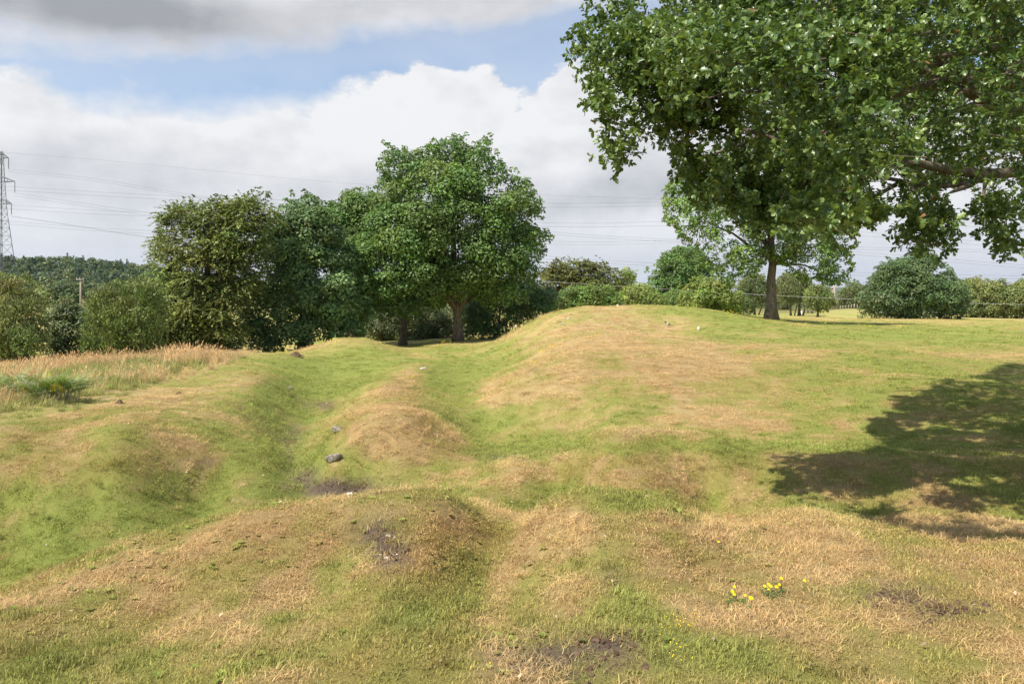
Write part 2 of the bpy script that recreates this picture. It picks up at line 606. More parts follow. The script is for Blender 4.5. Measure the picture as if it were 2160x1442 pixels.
# ------------------------------------------------------------------ turf: where it is dry, green, mossy or bare
# (column, row, half width, half height, amount) of each patch as surveyed; the pattern lies on the ground itself
DRY = [(680,830,70,55,-.6),(600,900,60,50,-.5),(560,970,70,45,-.5),(700,785,70,25,-.7),(940,800,50,50,-.75),(1000,890,80,35,-.65),(1250,943,260,11,-.6),(1650,945,300,9,-.5),
 (200,1080,220,60,-.55),(450,1060,160,45,-.5),(80,1190,130,40,-.5),(700,1000,80,14,-.4),(1500,668,120,12,-.5),(1620,700,170,22,-.65),(1830,718,230,16,-.5),(1050,735,90,14,-.45),(1000,760,60,20,-.5),
 (1200,1045,260,16,-.5),(1550,1067,220,9,-.4),(1062,1120,22,50,-.6),(990,1210,40,40,-.4),(1300,1205,60,40,-.75),(1350,1270,90,30,-.4),(880,1330,90,80,-.7),(800,1260,70,30,-.35),(100,1390,150,60,-.5),
 (430,1390,120,40,-.4),(1750,1415,320,35,-.55),(1430,1370,90,50,-.6),(1800,790,250,40,-.25),(1250,840,120,30,-.2),(440,900,120,30,-.35),(760,745,60,18,-.45),(640,770,60,14,-.4),(860,745,60,12,-.3),
 (1950,860,150,60,-.3),(1950,1000,200,50,-.25),(1180,1020,60,14,-.35),(1440,1005,160,14,-.2),(500,1200,70,18,-.5),(660,1220,60,20,-.3),(270,1290,60,20,-.3),(560,1390,60,25,-.6),
 (1230,735,110,45,.55),(1150,790,80,40,.5),(1330,705,110,18,.4),(1480,760,120,35,.4),(1060,835,55,25,.5),(1400,820,260,70,.25),(1250,690,80,25,.2),(830,850,70,45,.5),(850,935,85,40,.55),(880,785,28,18,.55),(750,930,40,30,.1),
 (500,1170,280,45,.4),(260,1260,200,40,.45),(700,1095,220,22,.4),(1300,1120,220,40,.35),(1850,1180,320,50,.35),(1850,1290,320,45,.45),(1530,1312,110,22,.6),(1420,1200,80,30,.3),(180,935,190,26,.3),(330,840,110,14,.35),
 (1450,985,320,16,.25),(1250,1390,150,50,.4),(1100,1330,80,40,.4),(560,800,60,20,.2),(400,975,60,12,.35),(650,735,60,10,.3),(760,722,40,6,.15),(950,727,40,6,.3),(1850,670,400,5,.2),(1330,650,110,5,.3),(1240,1240,60,20,.3),
 (700,1290,110,25,.4),(420,1330,120,30,.35),(200,1400,60,20,.4)]
DIRT = [(690,1027,80,15,1.0),(765,1035,45,9,.8),(640,1000,25,18,.7),(605,960,10,25,.5),(817,1145,38,40,1.1),(1210,1385,120,45,.95),(1290,1350,50,20,.6),(1890,1255,70,18,.95),(2000,1290,65,14,.9),(670,858,32,8,.5),(620,920,30,18,.4),(1060,965,34,5,.6),
        (430,972,28,6,.4),(440,890,30,5,.3),(1130,780,22,7,.35),(770,1125,50,25,.4),(1300,1210,14,20,.5)]
RUST = [(850,905,95,50,.9),(820,1150,180,60,.55),(940,1110,70,30,.6),(1050,1140,160,40,.3),(1300,990,260,25,.5),(150,980,180,40,.6),(400,950,90,40,.5),(1350,780,220,50,.3),(1700,800,200,30,.3),(1000,1440,100,20,.3),(560,1180,120,30,.4),(1950,1050,200,50,.4)]
LUSH = [(880,1350,90,70,1),(100,1390,130,50,.9),(240,1040,230,50,.6),(1300,1205,40,35,1),(560,1390,60,25,.6),(720,1020,60,10,.6),(1430,1380,90,40,.7),(1750,1420,250,25,.6),(800,1010,60,18,.5),(60,1130,120,40,.6),(400,1000,80,20,.4),(850,970,60,20,.4)]


# larger zones of turf: outline, dryness, rusty moss, lushness, softness of the edge
ZONES = [
 ([(850,742),(800,750),(720,752),(640,775),(560,800),(520,830),(560,880),(590,940),(600,1000),(640,1035),(700,990),(645,940),(665,900),(705,860),(760,820),(820,785),(870,765)], .12, 0, .1, 16),
 ([(880,765),(960,745),(1060,730),(1115,735),(1060,775),(1010,812),(990,850),(1030,890),(1120,918),(1250,930),(1500,928),(1850,933),(2160,938),(2160,957),(1850,951),(1500,948),(1250,952),(1130,965),(1020,985),(975,960),(990,925),(955,880),(905,830),(880,790)], .14, 0, .1, 14),
 ([(-300,1260),(0,1228),(150,1178),(300,1120),(500,1075),(650,1056),(620,1020),(500,1040),(420,1060),(300,1040),(150,1070),(0,1110),(-300,1120)], .26, 0, .35, 16),
 ([(900,1030),(1000,1028),(1200,1028),(1550,1048),(1850,1060),(2300,1078),(2300,1094),(1850,1080),(1500,1080),(1180,1078),(1080,1078),(980,1055)], .2, 0, .12, 10),
 ([(1430,672),(1560,660),(1640,680),(1750,695),(1850,690),(2300,700),(2300,726),(1800,736),(1560,726),(1480,700)], .22, 0, .05, 10),
 ([(1300,680),(1180,720),(1100,780),(1010,840),(1030,870),(1150,830),(1300,780),(1500,795),(1600,780),(1500,722),(1400,690)], .86, .1, 0, 18),
 ([(905,772),(860,785),(800,815),(760,860),(725,910),(755,962),(850,978),(950,965),(990,945),(940,890),(903,850),(880,815),(908,790)], .80, .5, 0, 14),
 ([(-300,1340),(0,1262),(150,1200),(300,1142),(480,1090),(600,1074),(800,1064),(960,1068),(1045,1090),(1000,1150),(900,1180),(700,1190),(500,1240),(300,1330),(0,1400),(-300,1440)], .66, .28, 0, 14),
 ([(1100,1160),(1150,1088),(1300,1081),(1600,1082),(1850,1090),(2300,1125),(2300,1330),(1800,1330),(1450,1340),(1350,1240),(1250,1180)], .70, .18, 0, 18),
 ([(1020,1012),(1100,985),(1250,957),(1600,957),(2300,972),(2300,1030),(1500,1030),(1200,1020)], .58, .3, 0, 14),
 ([(-300,940),(0,905),(150,870),(330,830),(440,830),(340,880),(450,940),(440,985),(300,950),(100,1000),(-300,1020)], .62, .3, 0, 18),
 ([(1050,1085),(1085,1085),(1092,1130),(1062,1180),(1025,1230),(970,1300),(930,1280),(990,1200),(1042,1140)], .34, 0, .1, 10),
 ([(780,1200),(960,1190),(970,1300),(950,1442),(720,1442),(720,1300)], .45, .35, .15, 40),
 ([(1105,1098),(1160,1090),(1135,1180),(1065,1290),(1015,1330),(1010,1290),(1075,1190)], .9, 0, 0, 10)]  # last zone: straw strip that also paints in the sunlit flank of the right hump


def _sum(patches, u, v):
    r = np.zeros(np.shape(u))
    for (a, b, c, d, w) in patches:
        r = r + w * np.exp(-((u - a) / (c * 1.15)) ** 2 - ((v - b) / (d * 1.15)) ** 2)
    return r


def turf(x, y, z):
    """-> dry 0..1, bare soil 0..1, rusty moss 0..1, lush 0..1 at points of the ground"""
    yy = np.maximum(y, 1.2)
    u = 1080 + F * x / yy
    v = HV + F * (CZ - z) / yy
    near = np.clip((y - 0.5) / 2.0, 0, 1)
    d = np.maximum(np.hypot(x, y), 2.0)
    na = np.clip(14 / d, 0, 1); fa = np.clip(d / 30, .25, 1)
    wob = 30 * (na * (fbm2(x / .45, y / .6, 40, 4) - .5) + (fbm2(x / 2.3, y / 3.0, 43, 4) - .5))
    wob2 = 17 * (na * (fbm2(x / .45 + 50, y / .6, 41, 4) - .5) + (fbm2(x / 2.3, y / 3.0, 44, 4) - .5))
    uu, vv = u + wob, v + wob2
    nz = 1.15 * na * (fbm2(x / .38, y / .5, 20, 4, .65) - .5) + .75 * (fbm2(x / 1.3, y / 1.7, 22, 4, .62) - .5) + .6 * fa * (fbm2(x / 5, y / 6.5, 24, 4, .6) - .5)
    nz2 = fbm2(x / 2.2, y / 3.6, 27, 3) - .5
    nz3 = fbm2(x / .11, y / .15, 61, 3, .7) - .5
    dry = .50 + .55 * near * _sum(DRY, uu, vv)
    rust = .7 * near * _sum(RUST, uu, vv)
    lush = .75 * near * _sum(LUSH, uu, vv)
    k = np.nonzero((y > 1.5) & (u > -700) & (u < 2900) & (v > 600) & (v < 1800))[0]
    for poly, zd, zr, zl, soft in ZONES:
        p = np.asarray(poly)
        q = k[(uu[k] > p[:, 0].min() - soft) & (uu[k] < p[:, 0].max() + soft) & (vv[k] > p[:, 1].min() - soft) & (vv[k] < p[:, 1].max() + soft)]
        if len(q) == 0:
            continue
        sd = edge_dist(uu[q], vv[q], poly) * np.where(in_poly(uu[q], vv[q], poly), 1, -1)
        w = np.clip(sd / soft * .5 + .5, 0, 1)
        w = w * w * (3 - 2 * w) * .84
        dry[q] = dry[q] * (1 - w) + (zd + .45 * (dry[q] - .50)) * w
        rust[q] = np.maximum(rust[q], zr * w); lush[q] = np.maximum(lush[q], zl * w)
    dry = dry + 1.45 * nz + .35 * nz2 + .75 * nz3 * np.clip(13 / d, 0, 1)
    dry = .5 + (dry - .5) * 1.25
    rust = (rust + .26 * np.clip((11 - d) / 4, 0, 1)) * (.55 + 2.2 * (fbm2(x / .5, y / .7, 77, 5, .65) - .35))
    dirt = near * _sum(DIRT, uu, vv) * (1.25 + 2.2 * nz + 1.4 * nz3 * np.clip(13 / d, 0, 1))
    lush = lush * (.7 + 1.5 * nz2 + 1.4 * nz)
    return np.clip(dry, 0, 1.15), np.clip(dirt, 0, 1), np.clip(rust, 0, 1), np.clip(lush, 0, 1)


C_STRAW = np.array([.59, .445, .21]); C_OLIVE = np.array([.43, .39, .125]); C_GREEN = np.array([.325, .37, .092]); C_LUSH = np.array([.185, .235, .052])
C_RUST = np.array([.38, .235, .092]); C_SOIL = np.array([.19, .145, .11])


def far_colour(c, x, y):
    """rough pasture and hill ground beyond the mown turf"""
    d = np.hypot(x, y)
    w = np.clip((d - 90) / 120, 0, 1)[:, None]
    c = c * (1 - w) + (np.array([.19, .19, .07]) * (.7 + .6 * fbm2(x / 60, y / 60, 4, 4)[:, None])) * w
    h = np.clip((base_h(x, y) - 2) / 3, 0, 1)[:, None] * (d > 200)[:, None]
    return c * (1 - h) + np.array([.06, .08, .03]) * h


def turf_colour(dry, dirt, rust, lush):
    d = dry[:, None]
    a = np.clip(d / .5, 0, 1); b = np.clip((d - .5) / .5, 0, 1)
    c = (C_GREEN * (1 - a) + C_OLIVE * a) * (1 - b) + C_STRAW * b
    c = c * (1 - lush[:, None] * .7) + C_LUSH * lush[:, None] * .7
    c = c * (1 - rust[:, None] * .75) + C_RUST * rust[:, None] * .75
    c = c * (1 - dirt[:, None]) + C_SOIL * dirt[:, None]
    return c


def axis(first, fine_to, step, growth, far):
    r = [first]
    s = step
    while r[-1] < far:
        if r[-1] > fine_to:
            s *= growth
        r.append(r[-1] + s)
    return np.array(r)


def build_ground():
    xr = axis(0, 9.5, .085, 1.035, 9000)
    xs = np.concatenate([-xr[:0:-1], xr])
    ys = np.concatenate([-axis(0, 2, .5, 1.25, 2500)[::-1], [0.8, 1.6, 2.2, 2.6], axis(2.9, 16, .085, 1.018, 11000)])
    X, Y = np.meshgrid(xs, ys)
    Z = ground_h(X, Y)
    ny, nx = X.shape
    i = np.arange(ny - 1)[:, None] * nx; j = np.arange(nx - 1)[None]
    q = np.stack([i + j, i + j + 1, i + nx + j + 1, i + nx + j], -1).reshape(-1, 4)
    v = np.stack([X, Y, Z], -1).reshape(-1, 3)
    t = turf(v[:, 0], v[:, 1], v[:, 2])
    c = far_colour(turf_colour(*t), v[:, 0], v[:, 1])
    b = MB().add(v, q, c)
    m, g = mat("turf_ground")
    col = attr(g, "tint")
    p = geo_pos(g)
    n1 = g.noise(p, 14, 5, .65)
    n2 = g.noise(p, 1.3, 5, .6)
    n3 = g.noise(p, .35, 4, .6)
    hsv = g.new("ShaderNodeHueSaturation")
    n0 = g.noise(p, 75, 4, .7)
    g.link(g.m("MULTIPLY", attr(g, "thatch_shade"), g.add(.12, g.mul(n0, 1.0), g.mul(n1, .5), g.mul(n2, .25))), hsv.inputs["Value"])
    g.link(g.add(.478, g.mul(n3, .04)), hsv.inputs["Hue"])
    g.link(col, hsv.inputs["Color"])
    finish(g, principled(g, hsv.outputs[0], .95, .05, g.add(n0, n1), .03, .8))
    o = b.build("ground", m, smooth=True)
    d = np.hypot(v[:, 0], v[:, 1])
    th = o.data.attributes.new("thatch_shade", 'FLOAT', 'POINT')           # near ground darkened: thatch tone plus painted shade between the blades
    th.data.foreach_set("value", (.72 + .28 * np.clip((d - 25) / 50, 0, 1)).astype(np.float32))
    tag(o, kind="structure")


build_ground()


# ------------------------------------------------------------------ grass blades
def blade_tuft(name, rng, n, spread, hlo, hhi, lean, width, curl, straw, heads=0.0):
    """one tuft: n tapered, bent blades, tints relative to the tuft's colour"""
    b = MB()
    ang = rng.random(n) * 2 * math.pi; rad = spread * np.sqrt(rng.random(n))
    base = np.stack([rad * np.cos(ang), rad * np.sin(ang), np.full(n, -.008)], -1)
    h = hlo + (hhi - hlo) * rng.random(n) ** 1.3
    az = rng.random(n) * 2 * math.pi
    ln = lean[0] + (lean[1] - lean[0]) * rng.random(n)
    d = np.stack([np.cos(az), np.sin(az), np.zeros(n)], -1)
    side = np.stack([-np.sin(az), np.cos(az), np.zeros(n)], -1)
    up = np.array([0, 0, 1.0])
    mid = base + (d * np.sin(ln * .6)[:, None] + up * np.cos(ln * .6)[:, None]) * (h * .55)[:, None]
    l2 = ln * (1 + curl)
    tip = mid + (d * np.sin(l2)[:, None] + up * np.cos(l2)[:, None]) * (h * .5)[:, None]
    tip[:, 2] = np.maximum(tip[:, 2], .004)
    w = (width * (.6 + .8 * rng.random(n)))[:, None]
    v = np.stack([base - side * w, base + side * w, mid + side * w * .7, mid - side * w * .7, tip], 1).reshape(-1, 3)
    k = (np.arange(n) * 5)[:, None]
    val = .7 + .6 * rng.random(n)
    wm = rng.random(n) < straw                                     # dead blades among the live ones
    c = np.stack([val * np.where(wm, 1.22, 1.0), val * np.where(wm, 1.14, 1.0), val * np.where(wm, 1.2, 1.0)], -1)
    c5 = np.repeat(c, 5, 0)
    b.add(v, [k + np.array([[0, 1, 2, 3]]), k + np.array([[3, 2, 4]])], c5)
    if heads:
        for i in np.nonzero(rng.random(n) < heads)[0]:
            t = tip[i]; e = norm(tip[i] - mid[i])
            b.tube([t - e * .01, t + e * .035, t + e * .09], [.002, .008, .001], 4, c[i] * np.array([1.08, 1.0, .95]), cap=False)
    return b


def proto(b, name, material):
    o = b.build(name, material)
    sc.collection.objects.unlink(o)
    return o


def grass_material():
    m, g = mat("grass_blade")
    a = attr(g, "tuft_tint", 'INSTANCER')
    b = attr(g, "tint")
    n = g.new("ShaderNodeMix", data_type='RGBA', blend_type='MULTIPLY')
    n.inputs[0].default_value = 1
    g.link(a, n.inputs[6]); g.link(b, n.inputs[7])
    col = n.outputs[2]
    s = principled(g, col, .7, .2)
    t = g.new("ShaderNodeBsdfTranslucent")
    g.link(col, t.inputs[0])
    mx = g.new("ShaderNodeMixShader")
    mx.inputs[0].default_value = .3
    g.link(s, mx.inputs[1]); g.link(t.outputs[0], mx.inputs[2])
    finish(g, mx.outputs[0])
    return m


M_GRASS = grass_material()


def scatter(name, protos, pos, nrm_tilt, scl, idx, tintc, rng):
    """one stuff object: tufts set on its points by geometry nodes"""
    me = bpy.data.meshes.new(name)
    me.vertices.add(len(pos))
    me.vertices.foreach_set("co", pos.astype(np.float32).ravel())
    me.update()

    def put(nm, typ, arr, key):
        a = me.attributes.new(nm, typ, 'POINT')
        a.data.foreach_set(key, np.ascontiguousarray(arr, dtype=np.int32 if typ == 'INT' else np.float32).ravel())
    put("scl", 'FLOAT_VECTOR', scl, "vector")
    rot = np.stack([nrm_tilt[:, 0], nrm_tilt[:, 1], rng.random(len(pos)) * 6.283], -1)
    put("rot", 'FLOAT_VECTOR', rot, "vector")
    put("idx", 'INT', idx, "value")
    put("tuft_tint", 'FLOAT_COLOR', np.hstack([tintc, np.ones((len(pos), 1))]), "color")
    o = bpy.data.objects.new(name, me)
    sc.collection.objects.link(o)
    col = bpy.data.collections.new(name + "_tufts")
    for i, p in enumerate(protos):
        p.name = "%s_tuft_%02d" % (name, i)
        col.objects.link(p)
    ng = bpy.data.node_groups.new(name, 'GeometryNodeTree')
    ng.interface.new_socket("Geometry", in_out='INPUT', socket_type='NodeSocketGeometry')
    ng.interface.new_socket("Geometry", in_out='OUTPUT', socket_type='NodeSocketGeometry')
    N = ng.nodes.new
    gi, go = N("NodeGroupInput"), N("NodeGroupOutput")
    ci = N("GeometryNodeCollectionInfo")
    ci.inputs["Collection"].default_value = col
    ci.inputs["Separate Children"].default_value = True
    ci.inputs["Reset Children"].default_value = True
    ip = N("GeometryNodeInstanceOnPoints")
    ip.inputs["Pick Instance"].default_value = True

    def na(nm, typ):
        n = N("GeometryNodeInputNamedAttribute")
        n.data_type = typ
        n.inputs["Name"].default_value = nm
        return [s for s in n.outputs if s.enabled][0]
    L = ng.links.new
    L(gi.outputs[0], ip.inputs["Points"])
    L(ci.outputs[0], ip.inputs["Instance"])
    L(na("idx", 'INT'), ip.inputs["Instance Index"])
    e2r = N("FunctionNodeEulerToRotation")
    L(na("rot", 'FLOAT_VECTOR'), e2r.inputs[0])
    L(e2r.outputs[0], ip.inputs["Rotation"])
    L(na("scl", 'FLOAT_VECTOR'), ip.inputs["Scale"])
    L(ip.outputs[0], go.inputs[0])
    md = o.modifiers.new("scatter", 'NODES')
    md.node_group = ng
    return o


TALL = [(-400,915),(0,893),(90,876),(170,862),(250,842),(320,822),(400,797),(450,780),(500,762),(545,747),(500,742),(400,744),(300,750),(0,770),(-400,780)]


def tall_zone(x, y, z):
    u = 1080 + F * x / y; v = HV + F * (CZ - z) / y
    w = 8 * (fbm2(x / 1.2, y / 1.2, 90, 2) - .5) * 2
    return in_poly(u, v + w, TALL)


def slope_tilt(x, y):
    e = .15
    gx = (base_h(x + e, y) - base_h(x - e, y)) / (2 * e); gy = (base_h(x, y + e) - base_h(x, y - e)) / (2 * e)
    return np.stack([np.arctan(gy), -np.arctan(gx)], -1)


def band(y0, y1, dens, half, rng):
    n = int(dens * (half + .06) * (y1 ** 2 - y0 ** 2))
    y = np.sqrt(y0 ** 2 + rng.random(n) * (y1 ** 2 - y0 ** 2))
    x = (rng.random(n) * 2 - 1) * (half + .06) * y
    return x, y


def build_grass():
    rng = np.random.default_rng(11)
    T = []
    for i in range(4):   # 0-3 upright live turf
        T.append(proto(blade_tuft("t", rng, 60, .085, .010, .036, (.2, 1.2), .0019, .5, .25), "t", M_GRASS))
    for i in range(4):   # 4-7 flattened straw mat
        T.append(proto(blade_tuft("t", rng, 54, .10, .025, .085, (1.2, 1.54), .0016, .08, .5), "t", M_GRASS))
    for i in range(3):   # 8-10 curly moss / short thatch
        T.append(proto(blade_tuft("t", rng, 60, .09, .010, .030, (.4, 1.3), .0022, .8, .3), "t", M_GRASS))
    for i in range(3):   # 11-13 long lush tuft
        T.append(proto(blade_tuft("t", rng, 64, .07, .025, .075, (.15, 1.05), .0022, .7, .08), "t", M_GRASS))
    for i in range(2):   # 14-15 few tall bents
        T.append(proto(blade_tuft("t", rng, 4, .08, .05, .14, (.1, .9), .0008, .4, .9), "t", M_GRASS))
    for i in range(2):   # 16-17 flat weed rosettes
        b = MB()
        for k in range(11):
            a = k * 2.4; l = .030 * (.6 + .6 * rng.random()); w = l * .30
            c, s_ = math.cos(a), math.sin(a)
            q = np.array([[0, 0, .004], [c * l * .55 - s_ * w, s_ * l * .55 + c * w, .016], [c * l, s_ * l, .010], [c * l * .55 + s_ * w, s_ * l * .55 - c * w, .016]])
            b.add(q, np.array([[0, 1, 2, 3]]), np.array([.85, .98, .8]) * (.75 + .5 * rng.random()))
        T.append(proto(b, "t", M_GRASS))
    P_, S_, I_, C_ = [], [], [], []
    for (y0, y1, dens, s, half) in ((2.7, 6, 330, .95, .80), (6, 10, 240, 1.0, .78), (10, 16, 120, 1.3, .76), (16, 28, 45, 1.8, .74), (28, 48, 17, 2.5, .72), (48, 85, 6, 3.6, .70)):
        x, y = band(y0, y1, dens, half, rng)
        z = ground_h(x, y)
        dry, dirt, rust, lush = turf(x, y, z)
        n = len(x)
        keep = (rng.random(n) > dirt * .86) & ~tall_zone(x, y, z)
        r = rng.random(n)
        big = dry > .74
        idx = np.where(big, 4 + rng.integers(0, 4, n), rng.integers(0, 4, n))
        idx = np.where(~big & (r < .22), 8 + rng.integers(0, 3, n), idx)
        idx = np.where(big & (r < .30), rng.integers(0, 4, n), idx)
        idx = np.where((rust > .4) & (r < .7), 8 + rng.integers(0, 3, n), idx)
        idx = np.where(dirt > .35, 4 + rng.integers(0, 4, n), idx)
        idx = np.where((lush > .35) & (r < .65 * lush + .1), 11 + rng.integers(0, 3, n), idx)
        idx = np.where((dry < .22) & (r > .86), 11 + rng.integers(0, 3, n), idx)
        idx = np.where((r > .975), 14 + rng.integers(0, 2, n), idx)
        wd = (fbm2(x / .7, y / .9, 66, 3) > .56) & (rng.random(n) < .09) & (y < 6.5)
        idx = np.where(wd, 16 + rng.integers(0, 2, n), idx)
        c = turf_colour(np.clip(dry + np.where(wd, -.25, 0) + .32 * (rng.random(n) - .5), 0, 1.15), dirt * .25, rust, lush)
        c = c * (0.74 + .52 * rng.random(n))[:, None]
        sx = s * (.8 + .5 * rng.random(n))
        hz = np.clip(1.0 - .3 * (dry - .4), .6, 1.2) * (1 + .5 * (s - 1) * .55) * (.75 + .5 * rng.random(n))
        P_.append(np.stack([x, y, z], -1)[keep]); S_.append(np.stack([sx, sx, hz], -1)[keep]); I_.append(idx[keep]); C_.append(c[keep])
    pos = np.concatenate(P_)
    o = scatter("grass", T, pos, slope_tilt(pos[:, 0], pos[:, 1]), np.concatenate(S_), np.concatenate(I_), np.concatenate(C_), rng)
    tag(o, kind="stuff")
    # the uncut grass left of the bank
    T2 = [proto(blade_tuft("t", rng, 60, .16, .18, .58, (.05, .6), .0042, .9, .45, .35), "t", M_GRASS) for i in range(4)]
    T2 += [proto(blade_tuft("t", rng, 90, .20, .12, .40, (.1, .9), .0055, .9, .15), "t", M_GRASS) for i in range(3)]
    x, y = band(11, 46, 13, .85, rng)
    z = ground_h(x, y)
    k = tall_zone(x, y, z)
    x, y, z = x[k], y[k], z[k]
    n = len(x)
    u = 1080 + F * x / y; v = HV + F * (CZ - z) / y
    d = edge_dist(u, v, TALL)
    s = np.clip(d / 22, .35, 1.0) * (.6 + .5 * rng.random(n)) * np.clip(y / 22, .8, 1.25)
    patch = fbm2(x / 2.2, y / 3.0, 33, 3) + .12 * (u > 330) - .25 * np.exp(-((u - 110) / 120) ** 2 - ((v - 860) / 35) ** 2)
    live = patch + .3 * (rng.random(n) - .5) < .50
    idx = np.where(live, 4 + rng.integers(0, 3, n), rng.integers(0, 4, n))
    straw = np.array([.68, .54, .28]); pink = np.array([.60, .48, .27]); green = np.array([.34, .37, .11])
    w = rng.random((n, 1))
    c = np.where(live[:, None], green * (1 - .35 * w) + straw * .35 * w, straw * (1 - w * .6) + pink * w * .6) * (.75 + .5 * rng.random((n, 1)))
    o = scatter("tall_grass", T2, np.stack([x, y, z], -1), np.zeros((n, 2)), np.stack([s * 1.1, s * 1.1, s], -1), idx, c, rng)
    tag(o, kind="stuff")
    b = MB()
    pts = []
    for (u, v, ru, rv, w) in DIRT[:9]:
        for k in range(70):
            pts.append((u + rng.normal() * ru * .6, v + rng.normal() * rv * .6))
    hp = np.array([hit(a, c) for a, c in pts])
    tv = np.array([[-.5, -.4, -.2], [.45, -.5, -.25], [.5, .4, -.2], [-.4, .5, -.2], [-.3, -.25, .35], [.3, -.2, .25], [.25, .3, .4], [-.25, .25, .3]])
    tf = [np.array([[0, 1, 5, 4], [1, 2, 6, 5], [2, 3, 7, 6], [3, 0, 4, 7], [4, 5, 6, 7]])]
    n = len(hp)
    hp[:, 2] = ground_h(hp[:, 0], hp[:, 1]) + .004
    nr = np.stack([rng.normal(size=n) * .5, rng.normal(size=n) * .5, np.ones(n)], -1)
    b.stamp(tv, tf, hp, frames(nr, rng), .012 + .03 * rng.random(n) ** 3, np.array([[1, 1, 1]]) * np.ones((n, 1)))
    tag(b.build("soil_crumbs", M_SOIL, tint=False), kind="stuff")
    # fallen leaves and flecks of dead stalk on the turf
    b = MB()
    x, y = band(3.0, 13, 2.2, .72, rng)
    z = ground_h(x, y) + .03
    n = len(x)
    tv = np.array([[-.5, 0, 0], [0, .28, .1], [.5, 0, .02], [0, -.28, .12]])
    nr = np.stack([rng.normal(size=n) * .4, rng.normal(size=n) * .4, np.ones(n)], -1)
    col = np.array([.62, .46, .30])[None] * (.5 + .7 * rng.random((n, 1)))
    b.stamp(tv, [np.array([[0, 1, 2, 3]])], np.stack([x, y, z], -1), frames(nr, rng), .018 + .022 * rng.random(n), col)
    tag(b.build("fallen_leaves", M_LEAF), kind="stuff")


build_grass()

# ------------------------------------------------------------------ trees
LEAF_Q = (np.array([[-.5, 0, 0], [-.05, .34, .07], [.5, 0, -.04], [-.05, -.34, .07]]), [np.array([[0, 1, 2, 3]])])
SHOOT_Q = (np.array([[-.5, 0, 0], [0, .2, .05], [.5, 0, -.12], [0, -.2, .05]]), [np.array([[0, 1, 2, 3]])])


def lobed_leaf():
    """an oak leaf: midrib with wavy lobes, slightly folded and arched"""
    t = np.array([0, .16, .28, .42, .54, .68, .78, .90, 1.0])
    w = np.array([.025, .15, .09, .25, .14, .33, .22, .24, .06])
    z = -.22 * (t - .45) ** 2
    v = []
    for a, b, c in zip(t, w, z):
        v += [[a - .05, b, c + .10 * b / .3], [a, 0, c], [a - .05, -b, c + .10 * b / .3]]
    f = []
    for i in range(len(t) - 1):
        k = i * 3
        f += [[k, k + 1, k + 4, k + 3], [k + 1, k + 2, k + 5, k + 4]]
    return np.array(v), [np.array(f)]


OAK_LEAF = lobed_leaf()


def poly_blobs(poly, Y0, n, rpx, rng, depth=1.0, edge=.50, sprigs=0, yoff=0.0):
    """lumps of foliage filling an outline at distance Y0 to its real depth -> centres, radii"""
    p = np.asarray(poly, float)
    lo, hi = p.min(0), p.max(0)
    u = lo[0] + rng.random(n * 40) * (hi[0] - lo[0]); v = lo[1] + rng.random(n * 40) * (hi[1] - lo[1])
    k = in_poly(u, v, p)
    u, v = u[k], v[k]
    d = edge_dist(u, v, p)
    r = rpx[0] + (rpx[1] - rpx[0]) * rng.random(len(u)) ** 1.5
    k = d > r * edge
    u, v, d, r = u[k][:n], v[k][:n], d[k][:n], r[k][:n]
    dm = max(d.max(), 1e-3)
    th = dm * depth * np.sqrt(np.clip(1 - (1 - d / dm) ** 2, .02, 1)) / F * Y0
    s = rng.random(len(u)); off = np.where(rng.random(len(u)) < .68, -np.sqrt(s), s) * th
    Y = Y0 + yoff + off
    cen = np.stack([(u - 1080) / F * Y0 * (Y / Y0), Y, CZ - (v - HV) / F * Y], -1)
    R = r / F * Y0
    if sprigs:
        q = np.concatenate([p, p[:1]])
        i = rng.integers(0, len(p), sprigs); t = rng.random(sprigs)
        su = q[i, 0] * (1 - t) + q[i + 1, 0] * t + rng.normal(size=sprigs) * rpx[0] * .5
        sv = q[i, 1] * (1 - t) + q[i + 1, 1] * t + rng.normal(size=sprigs) * rpx[0] * .5
        Ys = Y0 + rng.normal(size=sprigs) * dm * .25 / F * Y0
        cen = np.vstack([cen, np.stack([(su - 1080) / F * Ys, Ys, CZ - (sv - HV) / F * Ys], -1)])
        R = np.concatenate([R, (rpx[0] * (.35 + .35 * rng.random(sprigs))) / F * Y0])
    return cen, R


